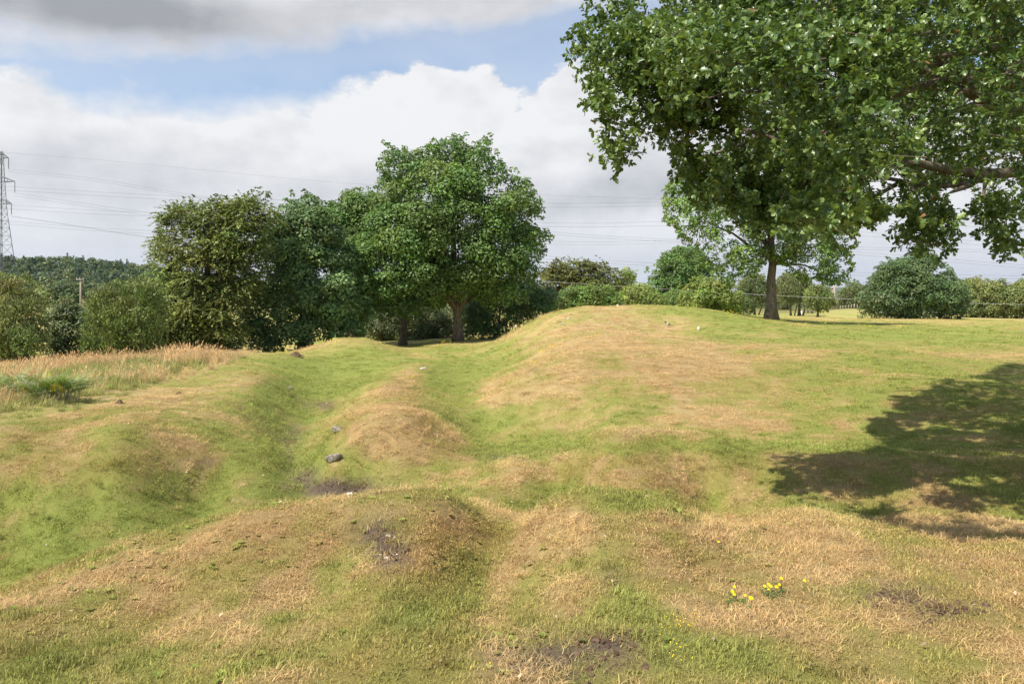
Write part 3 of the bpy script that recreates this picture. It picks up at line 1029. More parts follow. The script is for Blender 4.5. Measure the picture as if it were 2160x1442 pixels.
def leaf_cloud(b, cen, R, size, cover, tint, rng, style="round", vary=.30, tip=(.20, .22, .05)):
    """fills the lumps with single leaves"""
    tint = np.asarray(tint) * 1.45
    size = size * .80
    n = np.maximum((cover * 4 * math.pi * R ** 2 / size ** 2 * 1.25), 12).astype(int)
    i = np.repeat(np.arange(len(R)), n)
    N = len(i)
    d = norm(rng.normal(size=(N, 3)) + np.array([0, -.15, .50]))
    rr = R[i] * (.70 + .40 * rng.random(N)) * (.72 + .56 * noise3(d * 1.7 + cen[i] * 3.1, 5))
    sq = np.array([1.0, 1.0, .78])
    if style == "round":
        pos = cen[i] + d * rr[:, None] * sq
        nr = norm(d * .85 + np.array([-.1, -.1, .40]) + rng.normal(size=(N, 3)) * .42)
        Rm = frames(nr, rng)
        tv, tf = LEAF_Q
        sc_ = size * (.65 + .7 * rng.random(N))
    elif style == "spray":                                          # beech: leaves in flat arching sprays
        m = 11
        k = max(N // m, 1)
        ii = i[::m][:k]; k = len(ii)
        a = norm(rng.normal(size=(k, 3)) * np.array([1, 1, .55]) + np.array([0, -.15, .25]))
        L = R[ii] * (.9 + .6 * rng.random(k))
        t = np.tile(np.linspace(.25, 1.12, m), (k, 1)) + rng.random((k, m)) * .06
        sag = np.zeros((k, m, 3)); sag[..., 2] = .22 * t - .42 * t ** 2
        side = norm(np.cross(a, np.array([0, 0, 1.0])))
        off = (rng.random((k, m)) - .5) * (.30 * (1.15 - t))
        pos = cen[ii][:, None] + (a[:, None] * t[..., None] + sag + side[:, None] * off[..., None]) * L[:, None, None]
        pos = pos.reshape(-1, 3)
        N = len(pos); i = np.repeat(ii, m)
        nr = norm(np.array([0, -.1, .9]) + rng.normal(size=(N, 3)) * .42)
        ax = norm(np.repeat(a, m, 0) + rng.normal(size=(N, 3)) * .35)
        bx = norm(np.cross(nr, ax)); ax = np.cross(bx, nr)
        Rm = np.stack([ax, bx, nr], -1)
        tv, tf = SHOOT_Q
        tv = tv * np.array([1.15, 1.5, 1])
        sc_ = size * (.7 + .7 * rng.random(N))
    else:                                                           # willow, birch: fine leaves along upright or hanging shoots
        pos = cen[i] + d * rr[:, None] * np.array([1, 1, 1.05])
        ax = norm(rng.normal(size=(N, 3)) * .55 + d * .5 + np.array([0, 0, .75 if style == "upright" else -.6]))
        nr = norm(np.cross(ax, rng.normal(size=(N, 3))) + np.array([0, -.2, .35]))
        bx = norm(np.cross(nr, ax)); nr = np.cross(ax, bx)
        Rm = np.stack([ax, bx, nr], -1)
        tv, tf = SHOOT_Q
        tv = tv * np.array([1.5, 1.1, 1])
        sc_ = size * (.6 + .8 * rng.random(N))
    lump = .68 + .64 * rng.random(len(R))
    c = tint[None] * (1 + vary * (rng.random((N, 1)) * 2 - 1)) * lump[i][:, None]
    c = c * (1 + .10 * rng.normal(size=(len(R), 3)) * np.array([.7, .4, .7]))[i]
    w = (rng.random((N, 1)) < .10) * .6 * rng.random((N, 1))
    c = c * (1 - w) + np.asarray(tip)[None] * w
    b.stamp(tv, tf, pos, Rm, sc_, c)


def limb(b, p0, p1, r0, r1, rng, sag=.12, n=7, k=9):
    p0 = np.asarray(p0, float); p1 = np.asarray(p1, float)
    t = np.linspace(0, 1, k)[:, None]
    L = np.linalg.norm(p1 - p0)
    mid = np.array([0, 0, 1.0]) * L * sag
    pts = p0 * (1 - t) + p1 * t + mid * (4 * t * (1 - t)) + np.cumsum(rng.normal(size=(k, 3)), 0) * L * .012 * np.minimum(t * 3, 1)
    b.tube(pts, r0 + (r1 - r0) * np.linspace(0, 1, k) ** .8, n, cap=True, wob=.12, rng=rng)
    return pts


def plant_tree(name, label, cat, base_uv, Y0, poly, n, rpx, leaf, cover, tint, style="round", trunk=None, sprigs=60, depth=.9,
               limbs=9, seed=1, group=None, mats=None, vary=.30, top_frac=.8, extra_trunks=(), tip=(.20, .22, .05), lean=0.0, base_z=None, fmin=.18):
    """thing > trunk (with limbs), crown"""
    rng = np.random.default_rng(seed)
    x0 = (base_uv[0] - 1080) / F * Y0
    z0 = float(base_h(np.array([x0]), np.array([Y0]))[0]) if base_z is None else base_z
    base = np.array([x0, Y0, z0 - .05])
    o = thing(name, label, cat, base, group)
    cen, R = poly_blobs(poly, Y0, int(n * 1.35), (rpx[0] * .9, rpx[1] * 1.15), rng, depth, sprigs=int(sprigs * 1.4))
    cb = MB()
    leaf_cloud(cb, cen, R, leaf, cover, tint, rng, style, vary, tip)
    tb = MB()
    top = cen[:, 2].max(); cx = cen[:, 0].mean()
    r0 = trunk if trunk else .02 * (top - z0)
    H = z0 + (top - z0) * top_frac
    zz = np.linspace(0, 1, 12)[:, None]
    axis_pts = base + np.concatenate([(np.array([cx, Y0]) - base[:2])[None] * zz ** 1.5 * .7 + rng.normal(size=(12, 2)) * r0 * .16 * np.minimum(zz * 4, 1) + lean * zz * (1 - zz) * np.array([[1, 0]]), zz * (H - z0)], -1)
    rad = r0 * (1 - .78 * zz[:, 0]) * (1 + .55 * np.exp(-zz[:, 0] * 22))
    tb.tube(axis_pts, rad, 12, wob=.16, rng=rng)
    for (du, rr) in extra_trunks:
        q = base + np.array([du, .1, 0])
        limb(tb, q, q + np.array([du * 1.3 + rng.normal() * .3, 0, (H - z0) * .8]), rr, rr * .3, rng, .02, 8)
    big = np.argsort(-R)[:limbs * 3]
    for j in rng.permutation(big)[:limbs]:
        c = cen[j]
        f = np.clip((c[2] - z0) / (H - z0) - .22 - .1 * rng.random(), fmin, .85)
        k = f * 11; i0 = int(k)
        p = axis_pts[i0] * (1 - k + i0) + axis_pts[min(i0 + 1, 11)] * (k - i0)
        limb(tb, p, c, r0 * (1 - .75 * f) * .5, r0 * .06, rng, .08)
    m = mats or (M_BARK, M_LEAF)
    tb.build("trunk", m[0], o, base, smooth=True, tint=False)
    cb.build("crown", m[1], o, base)
    return o


DG = (.080, .138, .030); BG = (.082, .142, .045); MG = (.110, .168, .034); OL = (.135, .165, .046); PG = (.175, .200, .070); YG = (.150, .195, .040)


def build_mid_trees():
    # the great oak of the middle distance
    main = [(800,350),(815,308),(850,322),(880,318),(925,298),(975,288),(992,312),(1030,298),(1042,335),(1072,372),(1100,380),(1120,405),(1143,425),(1135,455),(1108,475),(1118,485),(1150,490),(1158,520),(1140,535),(1128,570),(1118,610),(1095,640),
            (1040,648),(1000,630),(975,628),(945,640),(900,655),(870,668),(830,660),(790,668),(765,655),(735,660),(700,625),(690,570),(708,525),(755,480),(785,440),(795,395)]
    plant_tree("oak_tree", "tallest broad green oak of the tree row, bare trunk standing on the hollow's rim", "tree", (966,719), 58, main, 390, (14,34), .25, .85, DG, trunk=.34, sprigs=150, depth=.95, limbs=16, seed=3)
    t2 = [(508,640),(515,600),(552,575),(545,520),(560,480),(590,440),(620,416),(652,410),(680,425),(695,460),(720,500),(735,560),(770,600),(790,660),(760,700),(700,720),(640,742),(590,748),(540,742),(515,700)]
    plant_tree("oak_tree", "rounded bluish green oak with leaves down to the grass, left of the tallest oak", "tree", (640,745), 54, t2, 230, (13,30), .24, .85, BG, trunk=.35, sprigs=110, limbs=9, seed=4)
    t3 = [(670,480),(690,435),(720,412),(755,398),(795,405),(815,430),(800,520),(790,600),(800,660),(770,700),(740,705),(720,640),(700,560)]
    plant_tree("oak_tree", "narrow green oak squeezed behind and between the tallest oak and the bluish oak", "tree", (738,712), 64, t3, 170, (13,28), .24, .85, DG, trunk=.45, sprigs=50, limbs=7, seed=5)
    t4 = [(790,600),(870,560),(960,560),(950,640),(900,660),(870,668),(830,660),(800,650)]
    plant_tree("oak_tree", "thin oak with a straight black trunk in shade beside the tallest oak's trunk", "tree", (850,738), 61, t4, 70, (12,24), .24, .7, DG, trunk=.31, sprigs=30, limbs=6, seed=6, top_frac=.9)
    beech = [(292,650),(312,600),(330,560),(318,545),(330,505),(345,470),(358,432),(395,425),(425,440),(445,425),(465,414),(495,432),(515,412),(556,408),(566,440),(585,455),(575,495),(552,540),(556,600),(520,640),(525,700),(522,748),(450,755),(350,755),(310,735),(285,690)]
    plant_tree("beech_tree", "olive brown green beech with feathery upswept sprays at the left end of the tree row", "tree", (430,752), 50, beech, 280, (13,30), .185, .9, OL, "spray", trunk=.4, sprigs=130, limbs=9, seed=7, tip=(.20, .21, .08))
    w1 = [(-160,640),(-120,590),(-40,580),(0,588),(45,585),(75,610),(92,660),(98,720),(92,765),(-100,775),(-160,760)]
    plant_tree("willow_bush", "tall pale green willow bush at the left edge below the pylon", "bush", (10,768), 40, w1, 170, (12,26), .17, .8, PG, "upright", trunk=.16, sprigs=90, limbs=7, seed=8)
    w2 = [(96,690),(100,655),(130,630),(165,636),(190,660),(196,700),(185,758),(105,764)]
    plant_tree("thorn_bush", "dark rounded thorn bush between the two pale willow bushes", "bush", (140,762), 44, w2, 90, (9,20), .16, .8, (.09,.12,.042), "round", trunk=.14, sprigs=50, limbs=6, seed=9)
    w3 = [(176,700),(190,645),(225,606),(262,600),(300,592),(335,600),(345,660),(340,758),(180,760)]
    plant_tree("willow_bush", "olive green willow bush leaning against the left side of the beech", "bush", (255,757), 42, w3, 130, (11,24), .17, .8, (.135,.17,.05), "upright", trunk=.15, sprigs=80, limbs=7, seed=10)
    # undergrowth below the oaks
    for i, (poly, b, Y, tint, lab, seed) in enumerate([
        ([(770,690),(790,655),(850,640),(900,650),(950,660),(965,700),(950,735),(800,740)], (870,738), 72, (.085, .105, .038), "pale green undergrowth bush seen between the two oak trunks", 11),
        ([(975,660),(990,625),(1040,600),(1090,585),(1130,595),(1165,610),(1180,650),(1150,672),(1100,690),(1050,715),(985,722)], (1050,722), 64, BG, "dark bluish bush right of the tallest oak's trunk, sloping down to the hollow", 12),
        ([(840,600),(1000,580),(1010,640),(1000,720),(960,735),(860,730)], (930,735), 82, (.07, .10, .035), "darkest undergrowth bush filling the gap behind the tallest oak's trunk", 13),
        ([(690,640),(830,640),(850,700),(830,738),(700,740)], (765,742), 80, (.065, .095, .032), "dark undergrowth bush behind the gap between the bluish oak and tallest oak", 14)]):
        plant_tree("undergrowth_bush", lab, "bush", b, Y, poly, 95, (10,22), .20, .85, tint, trunk=.12, sprigs=50, limbs=5, seed=seed)
    # hedge behind the big mound
    for poly, b, Y, tint, lab, seed in [
        ([(1165,660),(1170,625),(1200,605),(1250,600),(1290,605),(1310,630),(1305,665),(1165,668)], (1235,665), 72, MG, "green hedge bush behind the left shoulder of the big mound", 21),
        ([(1295,665),(1290,630),(1320,608),(1350,600),(1385,612),(1400,640),(1395,668)], (1345,665), 76, YG, "light green hedge bush behind the mound's flat top, under the pale tree", 22),
        ([(1385,665),(1390,635),(1415,615),(1445,612),(1470,640),(1465,668)], (1425,665), 80, MG, "low green hedge bush in the gap before the dark domed tree", 23),
        ([(1432,640),(1440,610),(1465,588),(1500,580),(1535,590),(1562,615),(1572,645),(1550,668),(1500,672),(1440,668)], (1510,668), 66, YG, "bright green round bush at the right shoulder of the big mound", 24)]:
        plant_tree("hedge_bush", lab, "bush", b, Y, poly, 90, (8,18), .21, .85, tint, trunk=.1, sprigs=50, limbs=5, seed=seed, group="hedge bushes behind the mound")
    plant_tree("hedgerow", "long low dark hedgerow closing the view behind the bushes on the mound's skyline", "hedge", (1370,668), 90,
               [(1120,668),(1130,625),(1200,618),(1290,622),(1380,628),(1480,622),(1580,630),(1590,668)], 150, (8,16), .24, .85, (.09,.125,.035), trunk=.1, sprigs=60, limbs=5, seed=20, depth=.7)
    plant_tree("hedgerow", "faint far hedgerow across the golf course behind the thin tree stems", "hedge", (1700,655), 215,
               [(1540,656),(1550,640),(1620,636),(1700,640),(1780,637),(1850,642),(1850,656)], 110, (4,8), .38, .85, (.10,.13,.055), trunk=.1, sprigs=40, limbs=4, seed=19, depth=.7)
    plant_tree("beech_tree", "olive wind-swept beech crown rising behind the hedge right of the tallest oak", "tree", (1225,660), 105,
               [(1120,600),(1135,570),(1160,552),(1200,545),(1235,550),(1270,548),(1295,570),(1330,590),(1320,640),(1130,640)], 130, (9,19), .30, .9, (.12,.135,.035), "spray", trunk=.4, sprigs=60, limbs=6, seed=25, tip=(.20,.17,.06))
    plant_tree("ash_tree", "small pale green tree peeping over the hedge beside the olive beech", "tree", (1320,660), 112,
               [(1288,600),(1300,572),(1322,566),(1342,575),(1348,610),(1335,640),(1295,640)], 50, (6,12), .28, .8, YG, trunk=.2, sprigs=24, limbs=4, seed=26)
    plant_tree("sycamore_tree", "dark green domed tree behind the hedge, left of the lone oak on the mound", "tree", (1435,655), 95,
               [(1358,640),(1372,605),(1376,570),(1400,540),(1425,524),(1455,522),(1482,535),(1500,560),(1505,620),(1480,650),(1370,650)], 150, (9,20), .28, .9, DG, trunk=.35, sprigs=70, limbs=7, seed=27)
    # lone oak on the mound
    oak = [(1400,418),(1412,392),(1440,370),(1470,340),(1520,318),(1600,300),(1680,310),(1740,335),(1790,375),(1830,420),(1870,430),(1860,465),(1800,480),(1805,515),(1785,535),(1796,560),(1770,600),(1745,596),(1720,585),(1690,590),(1660,560),(1640,545),(1610,550),(1590,580),(1560,575),(1540,600),(1515,585),(1500,555),(1480,560),(1470,520),(1440,500),(1425,475),(1408,462)]
    plant_tree("oak_tree", "lone open-crowned oak with a thick pale brown trunk standing on the mound", "tree", (1627,673), 47, oak, 300, (9,23), .18, .70, (.120,.185,.042), trunk=.33, sprigs=420, limbs=15, depth=.8, seed=30, top_frac=.86, lean=.2, fmin=.36)
    # golf course trees beyond
    sm = [("small grey green tree with two thin stems just left of the lone oak's trunk", (1592,664), 108, [(1556,620),(1560,592),(1585,580),(1612,585),(1622,620),(1612,645),(1570,645)], (.13,.155,.06), .16, 41),
          ("twin-stemmed grey green tree just right of the lone oak's trunk", (1668,664), 106, [(1636,620),(1640,590),(1660,578),(1680,582),(1690,610),(1684,640),(1650,640)], (.135,.16,.06), .14, 42),
          ("tall forked grey green tree on the golf course between the lone oak and the poles", (1686,664), 108, [(1662,610),(1664,585),(1680,574),(1702,578),(1712,600),(1708,635),(1690,645),(1670,640)], (.135,.16,.06), .20, 43),
          ("small bushy tree with a dark leaning stem in front of the two wooden poles", (1725,668), 98, [(1698,635),(1702,612),(1722,602),(1742,605),(1758,628),(1760,645),(1735,658),(1708,655)], (.15,.18,.06), .15, 44)]
    for lab, b, Y, poly, tint, tr, seed in sm:
        plant_tree("birch_tree", lab, "tree", b, Y, poly, 70, (6,13), .24, .75, tint, "hanging", trunk=tr, sprigs=40, limbs=6, seed=seed, group="small golf course trees", extra_trunks=((.55, tr * .7),) if seed in (41, 42, 43) else ())
    for lab, b, Y, poly, tint, seed in [
        ("grey green tree behind the fence posts, right of the two wooden poles", (1800,656), 165, [(1764,648),(1768,618),(1785,600),(1803,593),(1822,608),(1840,630),(1838,652),(1768,655)], (.13,.155,.06), 46),
        ("hazy low tree seen past the right side of the lone oak's trunk", (1650,655), 190, [(1630,650),(1632,610),(1650,595),(1668,600),(1672,640),(1665,655)], (.14,.16,.065), 47)]:
        plant_tree("birch_tree", lab, "tree", b, Y, poly, 60, (6,13), .34, .8, tint, "hanging", trunk=.15, sprigs=30, limbs=5, seed=seed, group="small golf course trees")
    plant_tree("sycamore_tree", "big dark domed tree leafy to the ground, standing alone right of the field", "tree", (1925,671), 78,
               [(1810,668),(1815,645),(1822,610),(1832,588),(1845,590),(1860,562),(1882,548),(1900,552),(1930,535),(1975,534),(1986,560),(2005,572),(2012,590),(2030,598),(2040,625),(2038,655),(2020,673),(1990,675),(1980,660),(1960,674),(1880,672)], 210, (9,21), .23, .95, (.075,.118,.042), trunk=.3, sprigs=110, limbs=8, seed=50)
    tr = [("leftmost olive tree of the wood at the right edge, touching the dark domed tree", (2050,675), [(2022,650),(2025,605),(2040,590),(2070,588),(2085,605),(2085,660),(2060,670),(2030,670)], 51),
          ("olive tree in the middle of the wood at the right edge", (2095,676), [(2068,655),(2072,605),(2090,594),(2115,592),(2130,612),(2128,660),(2100,672),(2075,668)], 52),
          ("olive tree at the very right edge of the picture, last of the right-hand wood", (2145,677), [(2115,655),(2120,612),(2140,598),(2165,592),(2190,605),(2195,660),(2150,672),(2120,670)], 53)]
    for lab, b, poly, seed in tr:
        plant_tree("alder_tree", lab, "tree", b, 96, poly, 90, (8,16), .24, .85, (.14,.165,.050), "round", trunk=.11, sprigs=50, limbs=6, seed=seed, group="olive trees of the right-hand wood", extra_trunks=((.7, .08), (-.6, .07), (1.3, .06)))
    # small trees at the foot of the wooded hill
    ft = [("small pale bush with dark stems at the foot of the wooded hill", (95,640), [(62,640),(66,616),(85,608),(110,612),(122,628),(118,642)], (.15,.18,.06), 61),
          ("dark rounded tree at the hill foot left of the wooden power pole", (138,640), [(104,635),(108,606),(130,594),(158,598),(172,615),(166,640),(120,642)], (.06,.09,.032), 62),
          ("olive tree at the hill foot right of the wooden power pole", (215,640), [(180,640),(186,615),(210,605),(240,612),(252,640)], (.10,.125,.042), 63),
          ("pale green tree at the hill foot behind the beech's left side", (275,645), [(240,640),(246,610),(270,596),(300,600),(318,640)], (.15,.18,.06), 64)]
    for lab, b, poly, tint, seed in ft:
        plant_tree("hawthorn_tree", lab, "tree", b, 135, poly, 60, (6,13), .32, .85, tint, trunk=.2, sprigs=30, limbs=5, seed=seed, group="small trees at the hill foot")


build_mid_trees()


def build_hill_wood():
    """the far wood that covers the hill: one mass of many crowns"""
    rng = np.random.default_rng(21)
    b = MB()
    n = 3200
    x = -520 + rng.random(n) * 420; y = 330 + rng.random(n) * 240
    h = base_h(x, y)
    u = 1080 + F * x / y
    k = (h > 1.5) & (u > -330) & (u < 700)
    x, y, h = x[k], y[k], h[k]
    for i in range(len(x)):
        con = rng.random() < .16
        r = (2.0 if con else 3.4) * (.7 + .7 * rng.random()); H = (9 if con else 7.5) * (.7 + .6 * rng.random())
        N = 110
        t = 1.75 * np.array([(.045,.072,.030), (.062,.088,.030), (.085,.105,.035), (.042,.066,.038)][rng.integers(0, 4)])
        if con:
            zz = rng.random(N); rad = r * (1 - zz) + .2; th = rng.random(N) * 6.283
            pos = np.stack([rad * np.cos(th), rad * np.sin(th), zz * H], -1); d = norm(pos * np.array([1, 1, .1]))
        else:
            d = norm(rng.normal(size=(N, 3)) + np.array([0, 0, .3]))
            pos = d * r * (.7 + .45 * rng.random((N, 1))) * np.array([1, 1, .9]) + np.array([0, 0, H - r])
        nr = norm(d * .7 + np.array([0, 0, .4]) + rng.normal(size=(N, 3)) * .5)
        b.stamp(LEAF_Q[0], LEAF_Q[1], pos + np.array([x[i], y[i], h[i]]), frames(nr, rng), 1.25 * (.6 + .8 * rng.random(N)), t * (.7 + .6 * rng.random((N, 1))))
    tag(b.build("hillside_wood", M_LEAF), kind="stuff")
    # the blue ranges on the horizon, miles away
    hb = MB()
    for (ux, Y, Hh, wd, seed) in ((1790, 7200, 118, 1500, 1), (2130, 8800, 165, 1700, 2), (2500, 9000, 210, 2200, 3)):
        xs = np.linspace(-wd, wd, 120) + (ux - 1080) / F * Y; ys = np.linspace(-700, 700, 24) + Y
        X, Yg = np.meshgrid(xs, ys)
        Z = -6 + Hh * np.exp(-((X - xs.mean()) / (wd * .5)) ** 2 - ((Yg - Y) / 330) ** 2) * (.75 + .5 * fbm2(X / 500, Yg / 500, seed, 4))
        ny, nx = X.shape
        i = np.arange(ny - 1)[:, None] * nx; j = np.arange(nx - 1)[None]
        hb.add(np.stack([X, Yg, Z], -1).reshape(-1, 3), np.stack([i + j, i + j + 1, i + nx + j + 1, i + nx + j], -1).reshape(-1, 4), (.07, .10, .06))
    m, g = mat("far_moor")
    p = geo_pos(g)
    c = g.mix(g.step(g.noise(p, .006, 5), .35, .65), g.rgb(.05, .075, .04), g.rgb(.13, .14, .075))
    finish(g, principled(g, c, 1, 0))
    tag(hb.build("hills", m, smooth=True), kind="structure")


build_hill_wood()

# ------------------------------------------------------------------ the near oak reaching over from the right
NEAR = [(1285,-140),(1285,-20),(1262,30),(1290,60),(1222,72),(1232,100),(1262,120),(1250,150),(1262,200),(1258,235),(1300,258),(1318,288),(1282,335),(1292,347),(1350,318),(1385,300),(1418,322),(1428,380),(1448,402),(1470,440),(1540,442),(1600,470),(1680,485),(1770,500),(1800,486),(1838,455),(1882,448),
        (1876,425),(1835,402),(1868,372),(1905,372),(1892,400),(1912,425),(1905,478),(1918,510),(1978,527),(2018,495),(2042,455),(2020,410),(2052,400),(2070,440),(2082,480),(2110,520),(2145,526),(2142,492),(2110,440),(2102,410),(2140,400),(2152,440),(2190,450),(2600,430),(2600,-400),(1278,-400)]
SKY_GAPS = [[(1790,405),(1840,402),(1868,374),(1905,372),(1895,395),(1900,425),(1880,440),(1872,425)], [(2000,395),(2040,380),(2160,372),(2160,400),(2105,402),(2050,398)]]
SHADE = [(2400,690),(2160,748),(2120,762),(2078,790),(2015,802),(1940,832),(1888,832),(1900,860),(1858,880),(1850,910),(1880,945),(1740,960),(1715,985),(1745,1012),(1765,1040),(1790,1050),(1845,1045),(1790,1085),(1860,1110),(1990,1140),(1955,1168),(2060,1185),(2160,1205),(2400,1260)]


def shadow_uv(p):
    """where the sun throws the shadow of points p on the ground, as (u, v)"""
    q = p.copy(); t = np.zeros(len(p))
    for it in range(9):
        gz = base_h(q[:, 0], q[:, 1])
        dz = q[:, 2] - gz
        q = q - SUN[None] * (dz / SUN[2])[:, None] * (.9 if it < 6 else 1)
    y = np.maximum(q[:, 1], .3)
    return 1080 + F * q[:, 0] / y, HV + F * (CZ - q[:, 2]) / y, q


def build_near_oak():
    rng = np.random.default_rng(5)
    base = np.array([10.2, 11.0, 0.0]); base[2] = float(base_h(base[:1], base[1:2])[0]) - .1
    o = thing("oak_tree", "big near oak leaning in from the right edge, lobed leaves filling the top right corner", "tree", base)
    C = np.array([8.5, 11.7, 5.6]); A = np.array([8.5, 5.7, 6.0])
    n = 520000
    d = norm(rng.normal(size=(n, 3))); r = rng.random(n) ** (1 / 3)
    d = d / ((np.abs(d) ** 3.6).sum(1, keepdims=True) ** (1 / 3.6))
    p = C + d * r[:, None] * A * (.82 + .22 * noise3(d * 2.6 + 7, 3) + .20 * noise3(d * 6.5 + 3, 4))[:, None]
    # more leaf where the lower boughs hang out over the lawn (they throw the shade seen on the grass)
    gu = 1680 + rng.random(9000) * 480; gv = 742 + rng.random(9000) * 470
    gk = in_poly(gu, gv, SHADE)
    gy = np.geomspace(4, 30, 60)
    gp = []
    for a, c in zip(gu[gk][:1500], gv[gk][:1500]):
        zr = CZ - (c - HV) / F * gy; xr = (a - 1080) / F * gy
        hi = np.nonzero(zr <= base_h(xr, gy))[0]
        gp.append((xr[hi[0]], gy[hi[0]], zr[hi[0]]) if len(hi) else (99, 99, 0))
    gp = np.repeat(np.array(gp), 60, 0)
    gh = 2.0 + rng.random(len(gp)) * 6.5
    gp = gp + SUN[None] * (gh / SUN[2])[:, None] + rng.normal(size=gp.shape) * .12
    q = (gp - C) / A
    gr = (np.abs(q) ** 3.6).sum(1) ** (1 / 3.6)
    keep = (gr < 1.32) & (gr > .5) & (gp[:, 1] > 4.4) & ((HV + F * (CZ - gp[:, 2]) / gp[:, 1] > 60) | (gp[:, 1] > 7.5))
    n0 = n
    p = np.vstack([p, gp[keep]]); r = np.concatenate([r, np.clip(gr[keep], 0, 1)]); n = len(p)
    u = 1080 + F * p[:, 0] / p[:, 1]; v = HV + F * (CZ - p[:, 2]) / p[:, 1]
    frame = (v > -130) & (u < 2200)
    inside = in_poly(u, v, NEAR) & (edge_dist(u, v, NEAR) > np.where(v > 380, 9, 3) + 22 * np.clip(fbm2(u / 55, v / 55, 8, 3) - .47, 0, 1) / .3)
    for gpoly in SKY_GAPS:
        inside &= ~in_poly(u, v, gpoly) | (rng.random(n) < .03)
    limbband = in_poly(u, v, [(1790,372),(1900,352),(2160,335),(2160,400),(1900,400)]) & (p[:, 1] < 9.2)
    inside &= ~limbband | (rng.random(n) < .22)
    ok = ~frame | inside
    su, sv, sq = shadow_uv(p)
    sf = (su > 0) & (su < 2160) & (sv > 640) & (sv < 1442) & (sq[:, 1] > 2)
    jit = 20 * (fbm2(sq[:, 0] / .55, sq[:, 1] / .55, 51, 3) - .5) * 2
    hole = fbm2(sq[:, 0] / .42, sq[:, 1] / .36, 53, 3)
    dap = np.clip((sv - 960) / 120, 0, 1)
    ok &= ~sf | (in_poly(su + jit, sv + jit * .5, SHADE) & (hole < .66 - .17 * dap))
    ok &= (p[:, 2] > 1.7) & (p[:, 1] > np.where(np.arange(n) < n0, 5.8, 4.4))
    lower = (v > 395) & (u > 1880)                                   # hanging sprays below the big limb are near the front
    ok &= ~lower | (p[:, 1] < 10.5)
    nz = noise3(p / np.array([.85, .85, .62]), 17) * .68 + noise3(p / .27, 18) * .32
    left = np.clip((1580 - u) / 140, 0, 1) * frame
    ok &= nz > .45 - .10 * left
    w = .34 + .66 * np.exp(-(1 - r) * 5.5 / 1.1)
    w = np.where(frame, w, .22 * w)
    w = np.where(lower & frame, .30, w)
    w = np.maximum(w, .8 * left)
    back = p[:, 1] > 13.0
    w = np.where(back, w * .45, w)
    ok &= rng.random(n) < w
    tips = []
    for tu, tv_, ty, k, sp_ in [(1232,82,7.6,9,9),(1248,98,7.6,8,9),(1262,112,7.7,8,10),(1292,335,7.2,7,8),(1312,325,7.2,8,9),(1335,312,7.2,9,10),(1300,255,7.4,9,12),(1275,185,7.2,14,16),(1272,225,7.2,14,16),(1290,150,7.2,16,20),(1310,205,7.0,18,22),(1330,260,7.0,18,22),(1300,100,7.3,18,22),(1290,40,7.4,18,20),(1340,60,7.2,18,24),(1350,140,7.0,18,24),(1330,10,7.4,18,24),
                                (1925,500,8.1,10,12),(1960,508,8.0,14,14),(1990,500,8.0,10,12),(1935,465,8.1,12,14),(1925,435,8.1,10,12),(1975,465,8.0,14,16),(2010,470,8.0,12,14),(1950,420,8.2,14,20),
                                (2120,505,8.1,12,12),(2132,515,8.1,10,10),(2105,470,8.2,14,14),(2085,440,8.3,14,14),(2095,410,8.3,12,14),(2120,440,8.2,8,10),(2150,430,8.3,10,10),(1855,440,7.8,14,14),(1830,455,7.8,14,14),(1905,395,8.1,6,10)]:
        for _ in range(int(k * 1.5)):
            tips.append(P(tu + rng.normal() * sp_, tv_ + rng.normal() * sp_, ty + rng.normal() * .18))
    p = np.vstack([p[ok], np.array(tips)])
    T = len(p)
    print("near oak twigs", T)
    out = norm((p - np.array([9.6, 11.6, 4.5])) * np.array([1, 1, .8]))
    tw = norm(out * .8 + rng.normal(size=(T, 3)) * .6 + np.array([0, 0, .18]))
    L = .07 + .15 * rng.random(T)
    m = 15
    i = np.repeat(np.arange(T), m)
    N = len(i)
    t = np.tile(np.r_[np.linspace(.05, .85, 7), np.ones(8)], T) + rng.normal(size=N) * .05
    pos = p[i] + tw[i] * (L[i] * t)[:, None]
    rad = norm(rng.normal(size=(N, 3)) - 0)
    rad = rad - (rad * tw[i]).sum(1, keepdims=True) * tw[i]
    ax = norm(norm(rad) * .9 + tw[i] * .55 + np.array([0, 0, -.12]))
    nr = norm(np.array([-.18, -.12, .75]) + rng.normal(size=(N, 3)) * .42 + tw[i] * .2)
    bx = norm(np.cross(nr, ax)); nr = np.cross(ax, bx)
    size = .034 + .042 * rng.random(N) ** 1.2
    dark = np.array([.070, .130, .030]); lite = np.array([.22, .305, .074])
    mixw = np.clip(.32 + .9 * (noise3(p / .5, 31)[i] - .5) + .3 * rng.normal(size=N), 0, 1)[:, None]
    col = dark * (1 - mixw) + lite * mixw
    brown = rng.random(N) < .004
    col[brown] = (.32, .16, .06)
    b = MB()
    b.stamp(OAK_LEAF[0], OAK_LEAF[1], pos, np.stack([ax, bx, nr], -1), size, col)
    # wood: trunk, the visible low limb, boughs and twigs
    tb = MB()
    trunk = base + np.array([[0, 0, 0], [-.05, 0, .5], [-.1, .05, 1.5], [-.25, .1, 2.6], [-.3, .2, 3.6], [-.2, .3, 5], [0, .3, 6.8], [.1, .2, 8.6], [.1, .2, 10]])
    tb.tube(trunk, [.62, .50, .44, .42, .38, .30, .22, .13, .05], 16, wob=.12, rng=rng)
    def P3(u, v, Y): return P(u, v, Y)
    low = np.array([trunk[3], P3(2420,350,9.6), P3(2250,352,9.0), P3(2150,362,8.7), P3(2080,368,8.5), P3(2010,360,8.3), P3(1940,345,8.1), P3(1850,350,8.0), P3(1760,345,7.9), P3(1660,300,8.0), P3(1560,270,8.2), P3(1450,230,8.4)])
